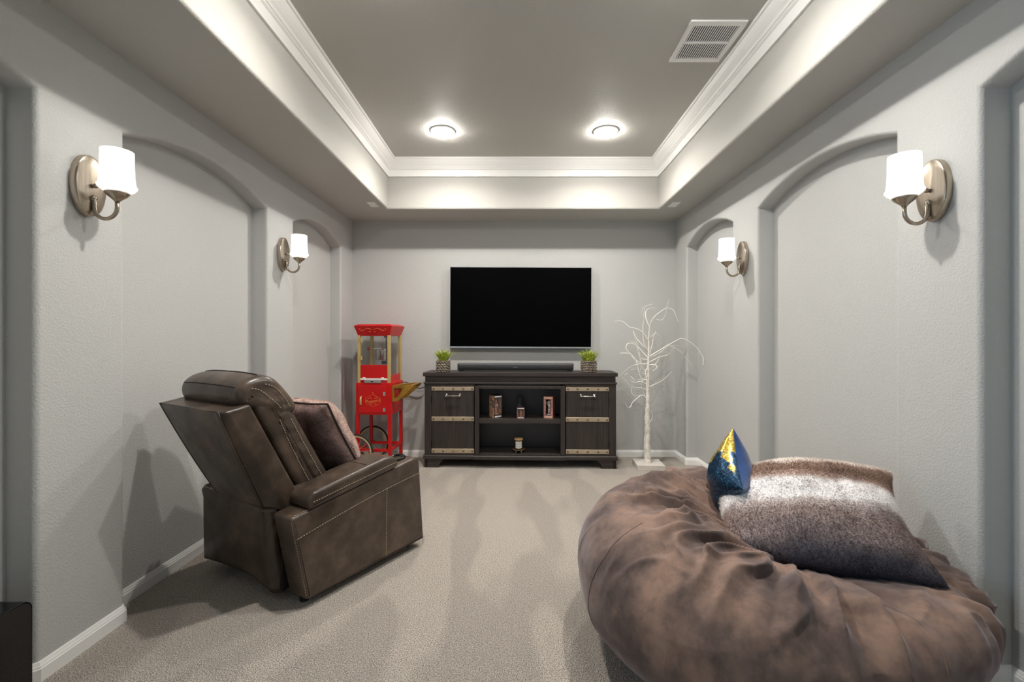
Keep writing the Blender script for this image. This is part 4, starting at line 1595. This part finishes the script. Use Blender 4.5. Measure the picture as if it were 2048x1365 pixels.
def fur_material(name, stops, h, wob=0.25, scale=5.0, axis=1, thin=False):
    """colour bands across the cushion, wandering with noise, with dark guard hair speckle"""
    m, nt, b = nodes_of(name)
    tc = N(nt, 'ShaderNodeTexCoord')
    sp_ = N(nt, 'ShaderNodeSeparateXYZ')
    nt.links.new(tc.outputs['Object'], sp_.inputs[0])
    mul = N(nt, 'ShaderNodeMath', operation='MULTIPLY')
    nt.links.new(sp_.outputs[axis], mul.inputs[0])
    mul.inputs[1].default_value = 1.0 / h
    add = N(nt, 'ShaderNodeMath', operation='ADD')
    nt.links.new(mul.outputs[0], add.inputs[0])
    nz_ = tex_noise(nt, scale, 3.0, 0.55)
    m2 = N(nt, 'ShaderNodeMath', operation='MULTIPLY_ADD')
    nt.links.new(nz_, m2.inputs[0])
    m2.inputs[1].default_value = wob
    m2.inputs[2].default_value = 0.5 - wob / 2
    nt.links.new(m2.outputs[0], add.inputs[1])
    c = ramp(nt, add.outputs[0], stops)
    sp2 = ramp(nt, tex_noise(nt, 190.0, 2.0, 0.6), [(0.34, (0.45, 0.45, 0.48, 1)), (0.46, (1, 1, 1, 1)), (0.68, (1.15, 1.15, 1.15, 1))])
    mot = ramp(nt, tex_noise(nt, 13.0, 4.0, 0.65), [(0.36, (0.66, 0.62, 0.62, 1)), (0.50, (1, 1, 1, 1))])
    cc = mix_rgb(nt, 1.0, mix_rgb(nt, 0.75, c, mot, 'MULTIPLY'), sp2, 'MULTIPLY')
    nt.links.new(cc, b.inputs['Base Color'])
    b.inputs['Roughness'].default_value = 0.8
    b.inputs['Specular IOR Level'].default_value = 0.15
    if thin:                                       # single hairs let light through
        tl = N(nt, 'ShaderNodeBsdfTranslucent')
        nt.links.new(cc, tl.inputs[0])
        mx = N(nt, 'ShaderNodeMixShader')
        mx.inputs[0].default_value = 0.5
        nt.links.new(b.outputs[0], mx.inputs[1])
        nt.links.new(tl.outputs[0], mx.inputs[2])
        nt.links.new(mx.outputs[0], nt.nodes['Material Output'].inputs['Surface'])
    return m


# big faux fur pillow on the beanbag
BAND1 = [(0.0, rgb(96, 96, 108)), (0.08, rgb(118, 112, 118)), (0.18, rgb(160, 144, 142)), (0.34, rgb(172, 154, 148)), (0.42, rgb(206, 194, 190)), (0.48, rgb(252, 249, 248)),
         (0.62, rgb(252, 249, 248)), (0.68, rgb(186, 162, 150)), (0.76, rgb(148, 122, 108)), (0.86, rgb(166, 142, 128)), (0.93, rgb(240, 230, 222)), (1.0, rgb(254, 250, 244))]
M_FUR1 = fur_material('banded_faux_fur', BAND1, 0.47, 0.20, 5.0)
M_FUR1H = fur_material('banded_fur_hairs', BAND1, 0.47, 0.20, 5.0, thin=True)
Wp, Hp, Tp = 0.69, 0.47, 0.27
p1 = thing('fur_pillow', 'large banded brown and white faux fur pillow lying on the beanbag', 'pillow')
vs, fs = pillow_grid(Wp, Hp, Tp, 44, 0.16, 0.35, 2.3, 0.03, 0.02)
an = vs[:, 0] / (Wp / 2)
bn = np.clip((vs[:, 1] / (Hp / 2) + 1) / 2, 0, 1)
dr_ = np.where(an < 0, 0.065, 0.012) * an * an
vs[:, 1] -= dr_ * bn
vs[:, 2] += 0.02 * np.sin(vs[:, 0] * 5.0 + 1.2) - 0.5 * dr_ * bn
np_mesh('cushion', vs, fs, M_FUR1, p1)
fv, ff = fur_strands(vs, fs, 120000, 0.0085, (0.1, -0.8, 0), 4, 0.0009)
fo = np_mesh('fur', fv, ff, M_FUR1H, p1, False)
fo['kind'] = 'stuff'
p1.matrix_world = basis((1.108, 1.750, 0.522), (0.883, -0.467, -0.02), (0.27, 0.78, 0.58), R(9))

# brown fur pillow on the recliner
BAND2 = [(0.0, rgb(252, 246, 240)), (0.16, rgb(240, 226, 218)), (0.30, rgb(206, 180, 170)), (0.44, rgb(222, 198, 188)), (0.52, rgb(150, 124, 118)), (0.64, rgb(168, 144, 138)), (0.8, rgb(120, 100, 98)), (1.0, rgb(176, 158, 152))]
M_FUR2 = fur_material('brown_faux_fur', BAND2, 0.30, 0.6, 6.0, 2)
M_FUR2H = fur_material('brown_fur_hairs', BAND2, 0.30, 0.6, 6.0, 2, thin=True)
p2 = thing('fur_pillow', 'brown faux fur pillow propped against the back of the recliner', 'pillow')
vs, fs = pillow_grid(0.45, 0.46, 0.22, 30, 0.06, 0.36, 7.1, 0.02)
np_mesh('cushion', vs, fs, M_FUR2, p2)
lin30 = np.sin(np.linspace(-1, 1, 31) * PI / 2)
ring_ = [(a_, -1.0) for a_ in lin30] + [(1.0, a_) for a_ in lin30[1:]] + [(a_, 1.0) for a_ in lin30[::-1][1:]] + [(-1.0, a_) for a_ in lin30[::-1][1:]]
MB().tube([(0.225 * a_ * (1 - 0.06 * (1 - b_ * b_) * a_ * a_) * 1.012, 0.23 * b_ * (1 - 0.06 * (1 - a_ * a_) * b_ * b_) * 1.012, 0) for a_, b_ in ring_], 0.0045, 6, False).build('seam', pm('dark_fur_seam', rgb(46, 34, 34), 0.9), p2, True)
fv, ff = fur_strands(vs, fs, 60000, 0.0075, (0, -0.7, 0), 9, 0.0009)
fo = np_mesh('fur', fv, ff, M_FUR2H, p2, False)
fo['kind'] = 'stuff'
cmx = Matrix.Translation(CH.location) @ Matrix.Rotation(R(-31.65), 4, 'Z')
c_loc = cmx @ cm(Vector((0.045, -0.060, 0.665)))
xd = (cmx.to_3x3() @ Vector((1, 0.04, 0)))
yd = (cmx.to_3x3() @ Vector((0, -0.50, 0.87)))
p2.matrix_world = basis(c_loc, xd, yd)


# sequin cushion
def sequin_material():
    m, nt, b = nodes_of('sequin_face')
    tc = N(nt, 'ShaderNodeTexCoord')
    v = N(nt, 'ShaderNodeTexVoronoi', Scale=150.0)
    nt.links.new(tc.outputs['Object'], v.inputs['Vector'])
    # flipped areas show gold
    n1 = tex_noise(nt, 9.0, 2.0)
    sx_ = N(nt, 'ShaderNodeSeparateXYZ')
    nt.links.new(tc.outputs['Object'], sx_.inputs[0])
    r0 = N(nt, 'ShaderNodeMath', operation='MULTIPLY')           # the upper corner and the edge below it are brushed to gold
    nt.links.new(sx_.outputs[1], r0.inputs[0])
    r0.inputs[1].default_value = 1.6
    r1 = N(nt, 'ShaderNodeMath', operation='MULTIPLY_ADD')
    nt.links.new(sx_.outputs[0], r1.inputs[0])
    r1.inputs[1].default_value = 0.9
    nt.links.new(r0.outputs[0], r1.inputs[2])
    a1 = N(nt, 'ShaderNodeMath', operation='MULTIPLY_ADD')
    nt.links.new(n1, a1.inputs[0])
    a1.inputs[1].default_value = 0.75
    nt.links.new(r1.outputs[0], a1.inputs[2])
    f = ramp(nt, a1.outputs[0], [(0.52, (0, 0, 0, 1)), (0.55, (1, 1, 1, 1))])
    blue = ramp(nt, tex_noise(nt, 120.0, 2.0), [(0.35, rgb(10, 24, 46)), (0.55, rgb(20, 62, 96)), (0.7, rgb(60, 120, 150))])
    gold = ramp(nt, tex_noise(nt, 120.0, 2.0), [(0.35, rgb(120, 98, 30)), (0.55, rgb(190, 162, 62)), (0.7, rgb(236, 220, 140))])
    nt.links.new(mix_rgb(nt, f, blue, gold), b.inputs['Base Color'])
    b.inputs['Metallic'].default_value = 0.55
    b.inputs['Roughness'].default_value = 0.28
    nm = N(nt, 'ShaderNodeBump', Strength=0.9, Distance=0.004)
    nt.links.new(v.outputs['Color'], nm.inputs['Height'])
    nt.links.new(nm.outputs[0], b.inputs['Normal'])
    return m


M_SEQ = sequin_material()
M_VELVET = pm('blue_velvet', rgb(18, 70, 132), 0.75, spec=0.2, vary=(14, rgb(10, 50, 104)))
M_VELVET.node_tree.nodes['Principled BSDF'].inputs['Sheen Weight'].default_value = 0.5
p3 = thing('sequin_pillow', 'blue and gold sequin cushion standing on its corner on the beanbag', 'cushion')
vs, fs = pillow_grid(0.31, 0.31, 0.18, 28, 0.17, 0.50, 5.5, 0.012)
half = len(fs) // 2
used = np.unique(fs[:half])
mp_ = {u: i for i, u in enumerate(used)}
np_mesh('sequin_face', vs[used], np.vectorize(mp_.get)(fs[:half]), M_SEQ, p3)
used = np.unique(fs[half:])
mp_ = {u: i for i, u in enumerate(used)}
np_mesh('velvet_back', vs[used], np.vectorize(mp_.get)(fs[half:]), M_VELVET, p3)
# local +Z (sequin side) faces left, one corner points up, one towards the camera
p3.matrix_world = basis((0.918, 1.955, 0.605), (-0.22, -0.95, 0.12), (0.10, 0.10, 1.0), R(45))

# ------------------------------------------------------------------ beanbag
BC = Vector((0.912, 1.80, 0))
RX = 0.672
BH = 0.60
bb = thing('beanbag', 'huge round brown suede beanbag filling the right foreground', 'beanbag', BC)
NA, NB = 460, 230
vs = np.zeros((NA * (NB + 1), 3))
dip = Vector((0.19, -0.06))
for j in range(NB + 1):
    ph = -PI / 2 + PI * j / NB
    cph, sph = math.cos(ph), math.sin(ph)
    rr = max(cph, 0.0) ** 0.72
    zz = math.copysign(abs(sph) ** 0.86, sph)
    for i in range(NA):
        th = 2 * PI * i / NA
        ct, st_ = math.cos(th), math.sin(th)
        lump = 1 + 0.025 * math.sin(2 * th + 0.6) + 0.015 * math.sin(3 * th + 2.0) + 0.036 * math.exp(-((th - 5.55) / 0.42) ** 2)
        x = RX * rr * ct * lump
        y = RX * rr * st_ * lump
        z = BH * 0.5 * (1 + zz)
        top = max(0.0, (z - 0.22) / 0.38)
        top = min(1.0, top)
        dx, dy = x - dip.x, y - dip.y
        d = math.hypot(dx, dy)
        al_ = math.atan2(dy, dx)
        # hollow under the pillows, higher far left shoulder
        z -= top * 0.215 * math.exp(-(d / 0.41) ** 2)
        z += top * 0.035 * max(0.0, -ct * 0.7 + st_ * 0.7) * rr
        z -= top * 0.05 * max(0.0, -st_ * 0.8 + ct * 0.4) * rr
        # folds gathered round the hollow
        q = Vector((math.cos(al_) * 2.6 + d * 0.6, math.sin(al_) * 2.6, d * 2.2))
        wv = mnoise.noise(q * 1.6) * 0.9
        f1 = 1 - abs(mnoise.noise(Vector((math.cos(al_ + wv * 0.22) * 5.2, math.sin(al_ + wv * 0.22) * 5.2, d * 2.0)))) * 3.2
        f2 = 1 - abs(mnoise.noise(Vector((x * 5.5 + 7, y * 5.5 + wv * 1.6, z * 5.5)))) * 4.2
        f3 = mnoise.noise(Vector((x * 12, y * 12 + wv, z * 12 + 4)))
        band = math.exp(-((d - 0.47) / 0.19) ** 2) * min(1.0, top * 1.5)
        amp = 0.044 * max(-0.45, f1) * band + 0.017 * max(-0.35, f2) * (0.4 * top + 0.6 * band) + 0.005 * f3 * top
        # long soft creases down the sides
        side = (1 - top)
        amp += side * rr * (0.006 * mnoise.noise(Vector((ct * 4, st_ * 4, z * 2 + 9))) + 0.004 * math.sin(th * 9 + 3 * z + 2 * wv))
        nrm = Vector((x / RX, y / RX, (z - 0.3) / 0.3))
        nrm.normalize()
        x += nrm.x * amp
        y += nrm.y * amp
        z += nrm.z * amp
        vs[j * NA + i] = (x, y, max(z, 0.001))
fs = []
jj, ii = np.meshgrid(np.arange(NB), np.arange(NA), indexing='ij')
i2 = (ii + 1) % NA
fs = np.stack([jj * NA + ii, jj * NA + i2, (jj + 1) * NA + i2, (jj + 1) * NA + ii], -1).reshape(-1, 4)
np_mesh('sack', vs, fs, M_SUEDE, bb)
# sewn seams running down the sack
for fa in (0.80, 0.55, 0.30, 0.05):
    pts = []
    for j in range(int(NB * 0.2), int(NB * 0.80), 2):
        q = (fa + 0.006 * math.sin(j * 0.05)) * NA
        i0 = int(q)
        w_ = q - i0
        p = Vector(vs[j * NA + i0 % NA] * (1 - w_) + vs[j * NA + (i0 + 1) % NA] * w_)
        pts.append(p)
    MB().tube(pts, 0.0022, 6).build('seam', M_SUEDE, bb, True)

bpy.context.view_layer.update()
